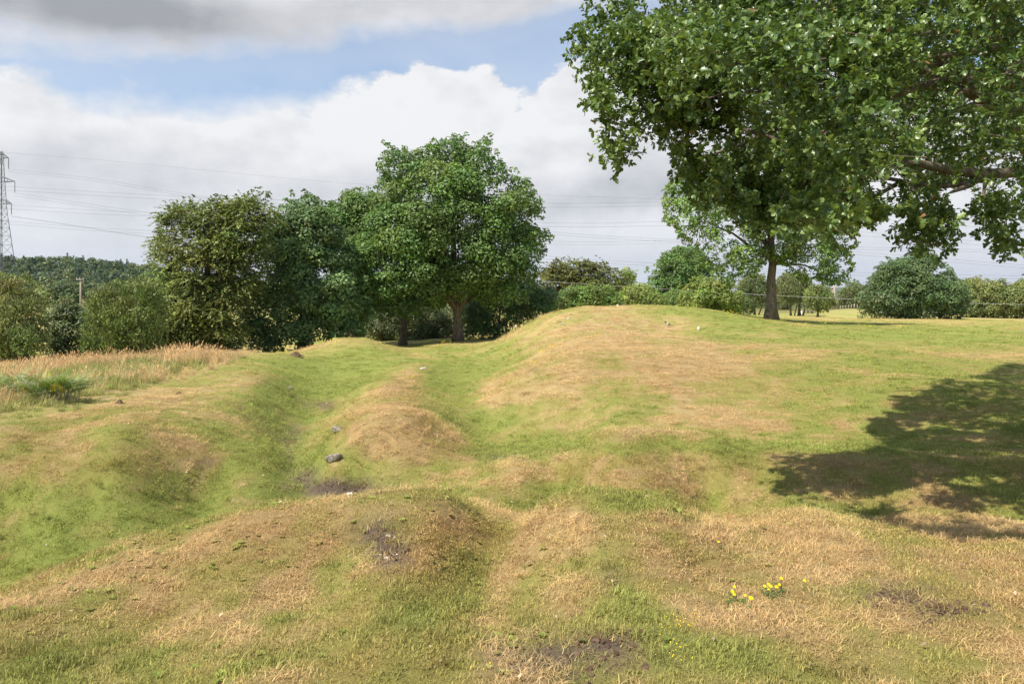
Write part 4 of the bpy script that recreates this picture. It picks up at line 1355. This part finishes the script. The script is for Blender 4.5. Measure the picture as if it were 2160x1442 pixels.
    tb.tube(low, [.22, .11, .085, .066, .058, .05, .044, .038, .032, .026, .02, .008], 10, wob=.15, rng=rng)
    for pts, rr in [([(2110,366,8.6),(2040,385,8.4),(1990,392,8.3),(1930,388,8.2),(1880,378,8.1),(1830,372,8.0)], (.048,.038,.03,.026,.02,.01)),
                    ([(1900,384,8.15),(1880,395,8.1),(1850,412,8.0),(1810,418,7.95),(1770,422,7.9)], (.03,.024,.02,.016,.008)),
                    ([(2050,388,8.4),(2025,398,8.3),(2005,406,8.25)], (.035,.025,.015)),
                    ([(1930,386,8.2),(1935,420,8.1),(1960,455,8.0),(1975,490,7.95)], (.02,.014,.01,.005)),
                    ([(2080,372,8.5),(2075,410,8.3),(2095,455,8.2),(2120,500,8.1)], (.026,.018,.012,.006)),
                    ([(1760,345,7.9),(1700,390,7.7),(1640,430,7.6),(1560,440,7.5)], (.04,.03,.02,.008))]:
        tb.tube(np.array([P3(*q) for q in pts]), rr, 7, wob=.2, rng=rng)
    for tgt in [(1420,150,8.6),(1450,60,9.2),(1480,250,8.2),(1550,120,8.2),(1650,60,8.5),(1800,150,8.2),(1950,100,8.5),(2050,220,8.4),(1700,220,8.0),(1900,260,8.2)]:
        p1 = P3(*tgt)
        limb(tb, trunk[rng.integers(3, 7)], p1, .12, .012, rng, .07, 8, 12)
    for th in np.linspace(0, 6.0, 9):
        p1 = C + np.array([math.cos(th) * 6.0, abs(math.sin(th)) * 4.2, 1.0 + 2 * rng.random()])
        limb(tb, trunk[rng.integers(3, 7)], p1, .13, .02, rng, .06, 8, 10)
    vis = np.nonzero(rng.random(T) < .10)[0]
    for j in vis:
        q = p[j] + norm(norm(np.array([9.6, 11.2, 4.5]) - p[j]) * .7 - tw[j] * .6 + rng.normal(size=3) * .35) * .22
        tb.tube(np.array([q, p[j], p[j] + tw[j] * L[j]]), [.005, .004, .002], 4, cap=False, wob=0)
    tb.build("trunk", M_BARK, o, base, smooth=True, tint=False)
    b.build("crown", M_OAK, o, base)


build_near_oak()

# ------------------------------------------------------------------ pylon, wires, poles
def build_pylon():
    Y = 232.0
    bx = (3 - 1080) / F * Y
    bz = float(base_h(np.array([bx]), np.array([Y]))[0])
    top = CZ + (630 - 320) / F * Y
    o = thing("pylon", "tall steel lattice pylon with three pairs of arms at the left edge", "pylon", (bx, Y, bz))
    b = MB()
    H = top - bz
    ca, sa = math.cos(math.radians(-15)), math.sin(math.radians(-15))

    def W(h):                                                      # half width of the tower at height h
        t = h / H
        return 3.6 * (1 - t / .62) + 1.0 * (t / .62) if t < .62 else 1.0 * (1 - (t - .62) / .38) + .28 * ((t - .62) / .38)

    def pt(i, h):
        sx, sy = ((-1, -1), (1, -1), (1, 1), (-1, 1))[i % 4]
        w = W(h)
        x, y = sx * w, sy * w
        return np.array([x * ca - y * sa, x * sa + y * ca, h])

    def bar(p, q, r):
        b.tube(np.array([p, q]), r, 4, cap=False)
    lv = [0, 6.5, 11.5, 15.5, 18.8, 21.6, 24.0, 26.2, 28.2, 30.2, 32.2, 34.2, 36.2, 38.2, 40.2, 42.0, H - 1.6]
    lv = [h for h in lv if h < H - .8] + [H]
    for h0, h1 in zip(lv[:-1], lv[1:]):
        for i in range(4):
            bar(pt(i, h0), pt(i, h1), .11 if h0 < 25 else .085)
            bar(pt(i, h0), pt(i + 1, h1), .04); bar(pt(i + 1, h0), pt(i, h1), .04)
            bar(pt(i, h1), pt(i + 1, h1), .035)
    b.build("tower_frame", M_STEEL, o, tint=False)
    ax = np.array([math.cos(math.radians(-15)), math.sin(math.radians(-15)), 0])
    for v, du in ((334, 15), (384, 28), (430, 21)):
        h = CZ + (630 - v) / F * Y - bz
        L = du / F * Y / .79
        for s in (-1, 1):
            m = MB()
            tip = ax * s * L + np.array([0, 0, h]); w = W(h)
            side = np.array([ax[1], -ax[0], 0]) * w
            for e in (-1, 1):
                for dz, r in ((0, .09), (1.5, .09)):
                    m.tube(np.array([ax * s * w * .8 + side * e + np.array([0, 0, h + dz]), tip]), r, 4, cap=False)
                for t in (.25, .5, .75):
                    p = ax * s * w * .8 + side * e
                    a = p * (1 - t) + tip * t; a[2] = h
                    c = p * (1 - t) + tip * t; c[2] = h + 1.5 * (1 - t)
                    m.tube(np.array([a, c]), .05, 4, cap=False)
            arm = m.build("cross_arm", M_STEEL, o, tint=False)
            k = MB()
            zz = np.linspace(0, 3.3, 23)
            k.tube(np.stack([np.full(23, tip[0]), np.full(23, tip[1]), tip[2] - zz], -1), np.where(np.arange(23) % 2, .13, .06), 6)
            k.build("insulator", M_WIRE, arm, tint=False)


def wire(name, label, group, lines, r, material, cat="wire"):
    b = MB()
    for pts in lines:
        p = np.array([P(u, v, Y) for u, v, Y in pts])
        t = np.linspace(0, len(p) - 1, 60)
        k = np.clip(t.astype(int), 0, len(p) - 2); f = (t - k)[:, None]
        p0 = p[np.maximum(k - 1, 0)]; p1 = p[k]; p2 = p[k + 1]; p3 = p[np.minimum(k + 2, len(p) - 1)]
        q = .5 * (2 * p1 + (p2 - p0) * f + (2 * p0 - 5 * p1 + 4 * p2 - p3) * f ** 2 + (3 * p1 - p0 - 3 * p2 + p3) * f ** 3)
        b.tube(q, r, 4, cap=False)
    c = np.concatenate(b.v).mean(0)
    o = b.build(name, material, None, c, tint=False)
    return tag(o, label, cat, group)


build_pylon()
G = "overhead power lines"
for lab, pts, dv in [
    ("topmost twin wires dropping steeply from the pylon's highest arm", [(17,357),(200,377),(400,410),(600,436),(1147,488),(1480,508),(1800,521),(2400,532)], 5),
    ("flat twin wires crossing the sky just below the pylon's highest arm", [(-60,391),(25,394),(520,420),(1157,429),(1400,427),(1640,438),(1865,455),(2400,498)], 8),
    ("twin wires dropping from the pylon's widest middle arm", [(30,407),(340,452),(700,497),(1130,538),(1378,555),(1790,574),(2400,586)], 6),
    ("flat twin wires crossing the sky level with the pylon's lowest arm", [(-60,430),(25,433),(340,449),(1157,470),(1400,468),(1640,476),(1865,493),(2400,535)], 8),
    ("lone dark wire dropping from the pylon's lowest arm", [(22,455),(180,479),(330,502),(700,545),(1160,582),(1500,606)], 1.2),
    ("lowest flat twin wires, running just above the hill", [(-60,465),(20,467),(330,487),(1157,509),(1480,508),(1790,530),(2400,578)], 6)]:
    wire("power_line", lab, G, [[(u, v, 232) for u, v in pts], [(u, v + dv, 232.5) for u, v in pts]], .023, M_WIRE)
wire("power_line", "faint single wire strung from the very tip of the pylon", G, [[(u, v, 232) for u, v in [(3,321),(250,341),(700,384),(1150,411),(1400,421),(2400,470)]]], .018, M_WIRE)
wire("cable", "thick pale cable crossing low in front of the golf course trees", None, [[(u, v, 86) for u, v in [(1000,583),(1160,594),(1425,611),(1575,620),(1760,629),(1990,638),(2160,642),(2500,650)]]], .017, M_CABLE, "cable")


def pole(name, label, u, vtop, Y, r, arm=0.0, group=None):
    x = (u - 1080) / F * Y
    z0 = float(base_h(np.array([x]), np.array([Y]))[0]) - .3
    z1 = CZ - (vtop - HV) / F * Y
    o = thing(name, label, "pole", (x, Y, z0), group)
    b = MB()
    b.tube(np.array([[0, 0, 0], [0, 0, (z1 - z0) * .5], [0, 0, z1 - z0]]), [r * 1.15, r, r * .85], 10)
    b.build("shaft", M_WOOD, o, smooth=True, tint=False)
    if arm:
        a = MB().box((0, -r - .05, z1 - z0 - .12), (arm, .10, .12)).build("crossarm", M_WOOD, o, tint=False)
        for s in (-1, 0, 1):
            k = MB()
            k.tube(np.array([[s * arm * .44, -r - .05, z1 - z0 - .06], [s * arm * .44, -r - .05, z1 - z0 + .10], [s * arm * .44, -r - .05, z1 - z0 + .16]]), [.05, .06, .02], 6)
            k.build("insulator", M_PALESTONE, a, tint=False)
    return o


pole("utility_pole", "wooden power pole with a short crossarm at the foot of the wooded hill", 170, 588, 118, .13, 1.15)
pole("utility_pole", "thicker and taller of the two wooden poles on the golf course", 1760, 598, 140, .17, 0)
pole("utility_pole", "thinner wooden pole with a stub arm, beside the thicker pole", 1755.5, 606, 150, .13, .9)

rng = np.random.default_rng(90)
for i, (u, vt, Y) in enumerate([(1773,645,143),(1778,645,143),(1784,643.5,143),(1790,643,143),(1796,643,143),(1802,641,143),(1808.5,643,143),
                                (1698,655,122),(1701.5,655.5,122),(1705,656,122),(1708.5,656.5,122),(1712,656.5,122),(1715.5,656.5,122),(1719,656,122)]):
    x = (u - 1080) / F * Y
    z0 = float(base_h(np.array([x]), np.array([Y]))[0]) - .1
    z1 = max(CZ - (vt - HV) / F * Y, z0 + .75)
    b = MB()
    r = .12 if i == 5 else .085
    b.tube(np.array([[0, 0, 0], [.01, 0, (z1 - z0) * .93], [.01, 0, z1 - z0]]), [r, r * .95, r * .6], 7)
    o = b.build("fence_post", M_WOOD, None, (0, 0, 0), tint=False)
    o.location = (x, Y, z0)
    if i < 7:
        tag(o, "wooden fence post in the row on top of the distant grassy knoll", "post", "fence posts on the distant knoll")
    else:
        tag(o, "small fence post in the row behind the small bushy golf course tree", "post", "fence posts behind the bushy tree")


def frame_and_bags():
    Y = 116.0
    x = (1733.5 - 1080) / F * Y; z = float(base_h(np.array([x]), np.array([Y]))[0])
    o = thing("trestle", "small yellow A-shaped trestle standing on the far grass below the poles", "trestle", (x, Y, z))
    for s in (-1, 1):
        MB().tube(np.array([[s * .34, 0, 0], [s * .05, 0, .85]]), .05, 6, (.75, .55, .03)).build("leg", M_TINT, o)
    MB().box((0, 0, .88), (.24, .12, .08), (.75, .55, .03)).build("top_bar", M_TINT, o)
    Y = 119.0
    x = (1690 - 1080) / F * Y; z = float(base_h(np.array([x]), np.array([Y]))[0])
    o = thing("bag", "tiny bundle of blue, white and yellow bags on the far grass", "bag", (x, Y, z))
    for dx, h, c, nm in ((-.17, .42, (.08, .22, .62), "blue_bag"), (.05, .55, (.75, .75, .75), "white_bag"), (.24, .34, (.75, .55, .06), "yellow_bag")):
        k = MB()
        k.tube(np.array([[dx, 0, 0], [dx, 0, h * .15], [dx + .02, 0, h * .8], [dx + .02, 0, h]]), [.10, .13, .12, .05], 8, c)
        k.build(nm, M_TINT, o)


frame_and_bags()


# ------------------------------------------------------------------ small things on the turf
def stone(name, label, cat, u, v, wpx, flat, material, seed, group=None):
    rng = np.random.default_rng(seed)
    g = hit(u, v + wpx * flat * .35)
    w = wpx / F * g[1] * .5
    nu, nv = 24, 15
    th = np.linspace(0, math.pi, nv)[:, None]; ph = np.linspace(0, 2 * math.pi, nu, endpoint=False)[None]
    d = np.stack([np.sin(th) * np.cos(ph), np.sin(th) * np.sin(ph), np.cos(th) + 0 * ph], -1).reshape(-1, 3)
    r = .72 + .56 * noise3(d * 1.6 + seed * 3.7, seed)
    d2 = np.sign(d) * np.abs(d) ** .8
    r = np.round(r * 6) / 6 * .3 + r * .7 + .10 * (noise3(d * 6 + seed, seed + 3) - .5)
    p = d2 * r[:, None] * np.array([w * 1.15, w * .8, w * flat])
    i = np.arange(nv - 1)[:, None] * nu; j = np.arange(nu)[None]; j2 = (j + 1) % nu
    q = np.stack([i + j, i + nu + j, i + nu + j2, i + j2], -1).reshape(-1, 4)
    o = MB().add(p, q).build(name, material, None, tint=False)
    o.location = (g[0], g[1], float(ground_h(g[:1], g[1:2])[0]) + w * flat * .12)
    o.rotation_euler = (.25 * rng.normal(), .2 * rng.normal(), rng.random() * .8 - .4)
    return tag(o, label, cat, group)


stone("stone", "flat grey stone on the left flank of the central ridge", "stone", 716, 903, 30, .5, M_STONE, 1)
stone("boulder", "rounded brown-grey boulder half sunk in the grass above the muddy ditch end", "boulder", 707, 968, 31, .55, M_STONE, 15)
stone("stone", "pale broken stone lying on the bare mud of the ditch", "stone", 736, 1044, 17, .4, M_PALESTONE, 3)
stone("stone", "small white stone at the far end of the central ridge's crest", "stone", 893, 778, 12, .5, M_PALESTONE, 4)
stone("stone", "small dark grey stone on the slope left of the ditch", "stone", 612, 817, 11, .7, M_STONE, 6)
stone("stone", "small grey stone in the narrow mud gully of the left ditch", "stone", 599, 956, 9, .5, M_STONE, 7)
stone("stone", "larger of two white stones on the big mound's grassy left flank", "stone", 1200, 671, 9, .4, M_PALESTONE, 8)
stone("stone", "smaller of two white stones on the big mound's grassy left flank", "stone", 1187, 681, 7, .4, M_PALESTONE, 9)
stone("stone", "grey stone at the right edge of the level field", "stone", 2158, 698, 9, .6, M_STONE, 10)
for i, (u, v, w) in enumerate([(821,1127,11),(838,1127,6),(833,1131,7),(803,1173,7),(817,1177,11),(838,1171,5),(736,1178,6),(850,1140,4),(795,1150,5)]):
    stone("stone_chip", "white stone chip lying on the dark bare patch of the near mound", "stone", u, v, w, .35, M_PALESTONE, 20 + i, "white stone chips on the bare patch")


def molehill(label, u, v, wpx, hpx, seed):
    rng = np.random.default_rng(seed)
    g = hit(u, v)
    w = wpx / F * g[1] * .5; h = hpx / F * g[1]
    n = 26
    t = np.linspace(-1, 1, n)
    X, Yg = np.meshgrid(t, t)
    r = np.hypot(X, Yg)
    Z = np.clip(1 - r ** 1.5, 0, 1) * (.55 + .9 * fbm2(X * 3 + seed, Yg * 3, seed, 4)) * h
    px = X * w; py = Yg * w * .8
    z = ground_h(g[0] + px, g[1] + py) - float(ground_h(g[:1], g[1:2])[0]) + Z - .015
    i = np.arange(n - 1)[:, None] * n; j = np.arange(n - 1)[None]
    b = MB().add(np.stack([px, py, z], -1).reshape(-1, 3), np.stack([i + j, i + j + 1, i + n + j + 1, i + n + j], -1).reshape(-1, 4))
    for k in range(24):                                             # crumbs of soil
        a = rng.random() * 6.28; q = rng.random() * 1.1
        s = w * (.06 + .10 * rng.random())
        zz = h * max(1 - q, 0) * .8
        b.box((math.cos(a) * q * w, math.sin(a) * q * w * .8, zz + s * .3 + .01), (s, s * .8, s * .7), R=frames(rng.normal(size=(1, 3)), rng)[0])
    o = b.build("molehill", M_SOIL, None, tint=False)
    o.location = (g[0], g[1], float(ground_h(g[:1], g[1:2])[0]))
    tag(o, label, "molehill")


molehill("crumbly brown molehill on the left bank near the tall grass", 252, 856, 24, 10, 3)
molehill("broad brown molehill on the bank below the bluish oak", 626, 752, 32, 10, 4)
molehill("small low molehill right of the left bank's crumbly molehill", 378, 833, 18, 6, 5)


def bracken(label, u, v, wpx, hpx, n, seed, yel):
    rng = np.random.default_rng(seed)
    g = hit(u, v)
    R = wpx / F * g[1] * .5; H = hpx / F * g[1]
    o = thing("bracken_fern", label, "fern", g)
    b = MB(); sb = MB()
    for k in range(n * 2):
        a = rng.random() * 6.283; lean = .55 + .6 * rng.random()
        ra = rng.random() * 6.283
        root = np.array([math.cos(ra), math.sin(ra) * .8, 0]) * R * .8 * math.sqrt(rng.random())
        t = np.linspace(0, 1, 9)[:, None]
        d = np.array([math.cos(a), math.sin(a), 0])
        L = H * (.65 + .55 * rng.random()) * (1.1 - .45 * np.hypot(root[0], root[1]) / R)
        pts = root + d * (t ** 1.5) * L * lean + np.array([0, 0, 1]) * L * (1.15 * t - .62 * lean * t ** 2.2)
        sb.tube(pts, np.linspace(.006, .002, 9), 4, cap=False)
        side = np.array([-d[1], d[0], 0])
        col = np.array([.20, .29, .07]) * (.75 + .5 * rng.random())
        if rng.random() < yel:
            col = np.array([.48, .45, .08]) * (.8 + .4 * rng.random())
        for s_ in np.linspace(.38, .98, 13):                        # pinnae: toothed leaflets either side
            i0 = s_ * 8; i = int(i0); f = i0 - i
            q = pts[i] * (1 - f) + pts[min(i + 1, 8)] * f
            tg = norm(pts[min(i + 1, 8)] - pts[i] + 1e-6)
            up = norm(np.cross(side, tg))
            for sg in (-1, 1):
                l = L * .42 * (1.04 - s_) + .015
                ax = norm(side * sg + tg * .55 - np.array([0, 0, .25]))
                w = .10 * l + .008
                q2 = q + ax * l
                for m_ in np.linspace(.1, .95, 5):
                    c = q * (1 - m_) + q2 * m_
                    ww = w * (1.1 - m_)
                    b.add(np.array([c, c + tg * ww + ax * ww * .8, c + ax * ww * 1.5, c - tg * ww + ax * ww * .8]), np.array([[0, 1, 2, 3]]), col * (.85 + .3 * rng.random()))
    sb.build("stems", M_WOOD, o, tint=False)
    b.build("fronds", M_LEAF, o)


bracken("bushy green bracken clump with yellowing fronds in the tall grass at far left", 112, 850, 125, 92, 46, 2, .12)
bracken("lower bracken clump at the left picture edge, beside the bushy clump", 22, 838, 110, 70, 28, 3, .02)


def flower(label, u, v, dpx, group):
    rng = np.random.default_rng(int(u * 7 + v))
    g = hit(u, v + 10)
    z0 = float(ground_h(g[:1], g[1:2])[0])
    r = dpx / F * g[1] * .5
    hz = max(CZ - (v - HV) / F * g[1] - z0, .05)
    o = thing("yellow_flower", label, "flower", (g[0], g[1], z0), group)
    sm = MB()
    sm.tube(np.array([[0, 0, 0], [.004, 0, hz * .5], [0, 0, hz]]), [.002, .0017, .0015], 5, (.16, .2, .05))
    for k in range(4):
        a = rng.random() * 6.28
        sm.add(np.array([[0, 0, .004], [math.cos(a) * .03 - math.sin(a) * .007, math.sin(a) * .03 + math.cos(a) * .007, .018], [math.cos(a) * .065, math.sin(a) * .065, .012], [math.cos(a) * .03 + math.sin(a) * .007, math.sin(a) * .03 - math.cos(a) * .007, .018]]), np.array([[0, 1, 2, 3]]), (.10, .17, .04))
    sm.build("stem", M_LEAF, o)
    hb = MB()
    tilt = np.array([0, -.55, .85])
    Rm = frames(tilt[None], rng)[0]
    for ring, (n, rr, up) in enumerate(((16, 1.0, .12), (13, .72, .30), (9, .42, .45))):
        for k in range(n):
            a = k / n * 6.283 + ring * .2
            c, s = math.cos(a), math.sin(a)
            w = .17
            q = np.array([[0, 0, 0], [c * .6 - s * w, s * .6 + c * w, up * .6], [c, s, up], [c * .6 + s * w, s * .6 - c * w, up * .6]]) * r * np.array([rr, rr, 1])
            hb.add(q @ Rm.T + np.array([0, 0, hz]), np.array([[0, 1, 2, 3]]), np.array([.85, .66, .02]) * (.85 + .3 * rng.random()))
    hb.build("flower_head", M_FLOWER, o)


FG = "yellow hawkweed flowers in the near turf"
for lab, u, v, d in [
    ("largest yellow flower head, lowest of the near right cluster", 1584, 1269, 11), ("small yellow flower just left of the largest flower head", 1572, 1262, 7),
    ("topmost yellow flower of the left trio in the near turf", 1549, 1241, 8), ("middle yellow flower of the left trio, slightly left of the others", 1545, 1254, 9), ("lowest yellow flower of the left trio", 1548.5, 1259.5, 8),
    ("leftmost yellow flower of the tight middle cluster", 1613, 1245, 8), ("brightest yellow flower at the centre of the middle cluster", 1625.5, 1246.5, 9), ("small yellow flower topping the middle cluster", 1621, 1241, 7),
    ("smallest and lowest yellow flower of the middle cluster", 1621, 1252.5, 6), ("paired yellow flower at the right of the middle cluster, lower one", 1638, 1248, 9), ("paired yellow flower at the right of the middle cluster, upper one", 1644, 1241.5, 7),
    ("lone yellow flower standing above the middle cluster", 1648, 1228, 8), ("lone yellow flower farthest right, beside dry straw", 1697, 1231, 8), ("lone yellow flower farther up the dry slope, left of the shadow", 1516, 1150, 6)]:
    flower(lab, u, v, d, FG)


def wildflowers():
    """specks of yellow flowers too small to count"""
    rng = np.random.default_rng(31)
    b = MB()
    pts = []
    for u, v, su, sv, n in [(1690,690,20,3,5),(1745,687,14,4,9),(1830,692,14,3,9),(1905,695,10,3,4),(1545,664,22,5,16),(690,725,45,6,18),(930,727,22,6,16),(1170,740,25,16,26),(1250,715,14,6,10),(1120,770,20,12,10),(1165,655,25,6,8),(1410,1345,40,22,16),(1462,1335,14,10,5),(1440,1395,40,22,6),(1345,1222,18,16,7),(1020,1440,40,6,5),(870,797,12,2,6),(1850,770,120,40,25),(1650,800,160,60,20),(1400,1420,60,10,8),(600,748,24,4,6)]:
        for k in range(n):
            pts.append(hit(u + rng.normal() * su * .6, v + rng.normal() * sv * .6))
    p = np.array(pts)
    p[:, 2] = ground_h(p[:, 0], p[:, 1]) + .05 + .10 * rng.random(len(p)) * np.clip(p[:, 1] / 20, .3, 1.5)
    s = np.clip(p[:, 1] * .0016, .008, .085) * (.7 + .6 * rng.random(len(p)))
    th = np.arange(6) / 6 * 6.283
    tv = np.vstack([[0, 0, .25], np.stack([np.cos(th) * .5, np.sin(th) * .5, np.zeros(6)], -1), [[0, 0, -.2]]])
    tf = [np.array([[0, 1 + k, 1 + (k + 1) % 6] for k in range(6)] + [[7, 1 + (k + 1) % 6, 1 + k] for k in range(6)])]
    nr = np.stack([rng.normal(size=len(p)) * .4, -.6 + 0 * s, np.ones(len(p))], -1)
    b.stamp(tv, tf, p, frames(nr, rng), s, np.array([[.85, .64, .03]]) * (.8 + .4 * rng.random((len(p), 1))))
    tag(b.build("wildflowers", M_FLOWER), kind="stuff")


wildflowers()


def marker(label, u, v0, v1, wpx, name, material):
    g = hit(u, v1)
    h = (v1 - v0) / F * g[1]; w = wpx / F * g[1]
    b = MB()
    b.box((0, 0, h * .45), (w, w * .7, h * .9 + .04))
    q = np.array([[-w / 2, -w * .35, h * .9], [w / 2, -w * .35, h * .9], [w / 2, w * .35, h * .9], [-w / 2, w * .35, h * .9], [-w * .32, -w * .2, h], [w * .32, -w * .2, h], [w * .32, w * .2, h], [-w * .32, w * .2, h]])
    b.add(q + np.array([0, 0, .021]), np.array([[0, 1, 5, 4], [1, 2, 6, 5], [2, 3, 7, 6], [3, 0, 4, 7], [4, 5, 6, 7]]))
    o = b.build(name, material, None, tint=False)
    o.location = (g[0], g[1], float(ground_h(g[:1], g[1:2])[0]) - .02)
    return tag(o, label, "post"), g


marker("short pale wooden marker post on the mound, right of the magpie", 1473.5, 690, 699, 4.6, "marker_post", M_PALEWOOD)
marker("tiny white peg on the skyline of the big mound's flat top", 1302.5, 641, 646.5, 3.2, "marker_post", M_PALEWOOD)


def magpie():
    g = hit(1409.5, 689.5)
    z0 = float(ground_h(g[:1], g[1:2])[0])
    s = g[1] / F                                                    # metres per photo pixel there
    k = 17.5 * s / .40
    o = thing("magpie", "black and white magpie with a long tail, standing on the mound facing left", "bird", (g[0], g[1], z0 + .02))
    K = (.012, .012, .016); Wt = (.85, .85, .85)
    # body: one skin from bill tip to rump
    sp = np.array([[-.205, 0, .206], [-.180, 0, .212], [-.165, 0, .218], [-.145, 0, .222], [-.122, 0, .214], [-.105, 0, .190], [-.088, 0, .160], [-.060, 0, .132], [-.020, 0, .115], [.025, 0, .105], [.065, 0, .098], [.10, 0, .090]])
    rr = np.array([.002, .007, .016, .024, .024, .024, .036, .050, .052, .042, .026, .012])
    cols = [K, K, K, K, K, K, K, Wt, Wt, Wt, K, K]
    b = MB()
    n = 12
    t = norm(np.gradient(sp, axis=0)); A = np.array([0, 1.0, 0]); B = np.cross(t, A)
    th = np.arange(n) / n * 2 * math.pi
    v = sp[:, None] + rr[:, None, None] * (np.cos(th)[None, :, None] * A * .85 + np.sin(th)[None, :, None] * B[:, None])
    i = np.arange(len(sp) - 1)[:, None] * n; j = np.arange(n)[None]; j2 = (j + 1) % n
    q = np.stack([i + j, i + j2, i + n + j2, i + n + j], -1).reshape(-1, 4)
    b.add(v.reshape(-1, 3) * k, [q, np.arange(n)[None, ::-1], (np.arange(n) + (len(sp) - 1) * n)[None]], np.repeat(np.array(cols), n, 0))
    for sy in (-1, 1):                                               # legs and toes
        hip = np.array([-.005, sy * .022, .075]); ank = np.array([.012, sy * .022, .038]); ft = np.array([-.004, sy * .024, .003])
        b.tube(np.array([hip, ank, ft]) * k, np.array([.013, .005, .004]) * k, 6, K)
        for a in (-.5, 0, .5, 3.14):
            b.tube(np.array([ft, ft + np.array([-math.cos(a) * .028, math.sin(a) * .028, -.001])]) * k, np.array([.003, .0015]) * k, 4, K)
    b.build("body", M_TINT, o, smooth=True)
    for sy in (-1, 1):                                               # folded wing with white shoulder
        w = MB()
        pts = np.array([[-.030, sy * .040, .160], [.0, sy * .046, .146], [.04, sy * .040, .128], [.09, sy * .022, .102], [.12, sy * .008, .088]])
        w.tube(pts * k, np.array([.006, .018, .020, .013, .003]) * k, 8, K)
        o2 = w.build("wing", M_TINT, o, smooth=True)
        e = MB()
        e.tube(np.array([[-.075, sy * .040, .172], [-.045, sy * .050, .158], [-.005, sy * .050, .135]]) * k, np.array([.010, .024, .010]) * k, 8, Wt)
        e.build("shoulder_patch", M_TINT, o2, smooth=True)
    tl = MB()
    pts = np.array([[.09, 0, .092], [.14, 0, .076], [.20, 0, .056], [.255, 0, .038]])
    for dy in (-.012, 0, .012):
        q = pts.copy(); q[:, 1] += dy * np.linspace(.5, 1, 4)
        tl.tube(q * k, np.array([.011, .012, .010, .003]) * k, 6, K)
    tl.build("tail", M_TINT, o, smooth=True)


magpie()


# ------------------------------------------------------------------ the air between here and the far ranges
def build_haze():
    me = bpy.data.meshes.new("haze")
    x0, x1, y0, y1, z0, z1 = -13000, 13000, -2600, 11500, -12, 420
    v = [(x, y, z) for x in (x0, x1) for y in (y0, y1) for z in (z0, z1)]
    me.from_pydata(v, [], [(0, 1, 3, 2), (4, 6, 7, 5), (0, 4, 5, 1), (2, 3, 7, 6), (0, 2, 6, 4), (1, 5, 7, 3)])
    m, g = mat("haze")
    pv = g.new("ShaderNodeVolumePrincipled")
    pv.inputs["Color"].default_value = (.72, .82, .98, 1)
    pv.inputs["Density"].default_value = 0.00005
    pv.inputs["Anisotropy"].default_value = 0.2
    o = g.new("ShaderNodeOutputMaterial")
    g.link(pv.outputs[0], o.inputs["Volume"])
    me.materials.append(m)
    ob = bpy.data.objects.new("haze", me)
    sc.collection.objects.link(ob)
    tag(ob, kind="stuff")


build_haze()
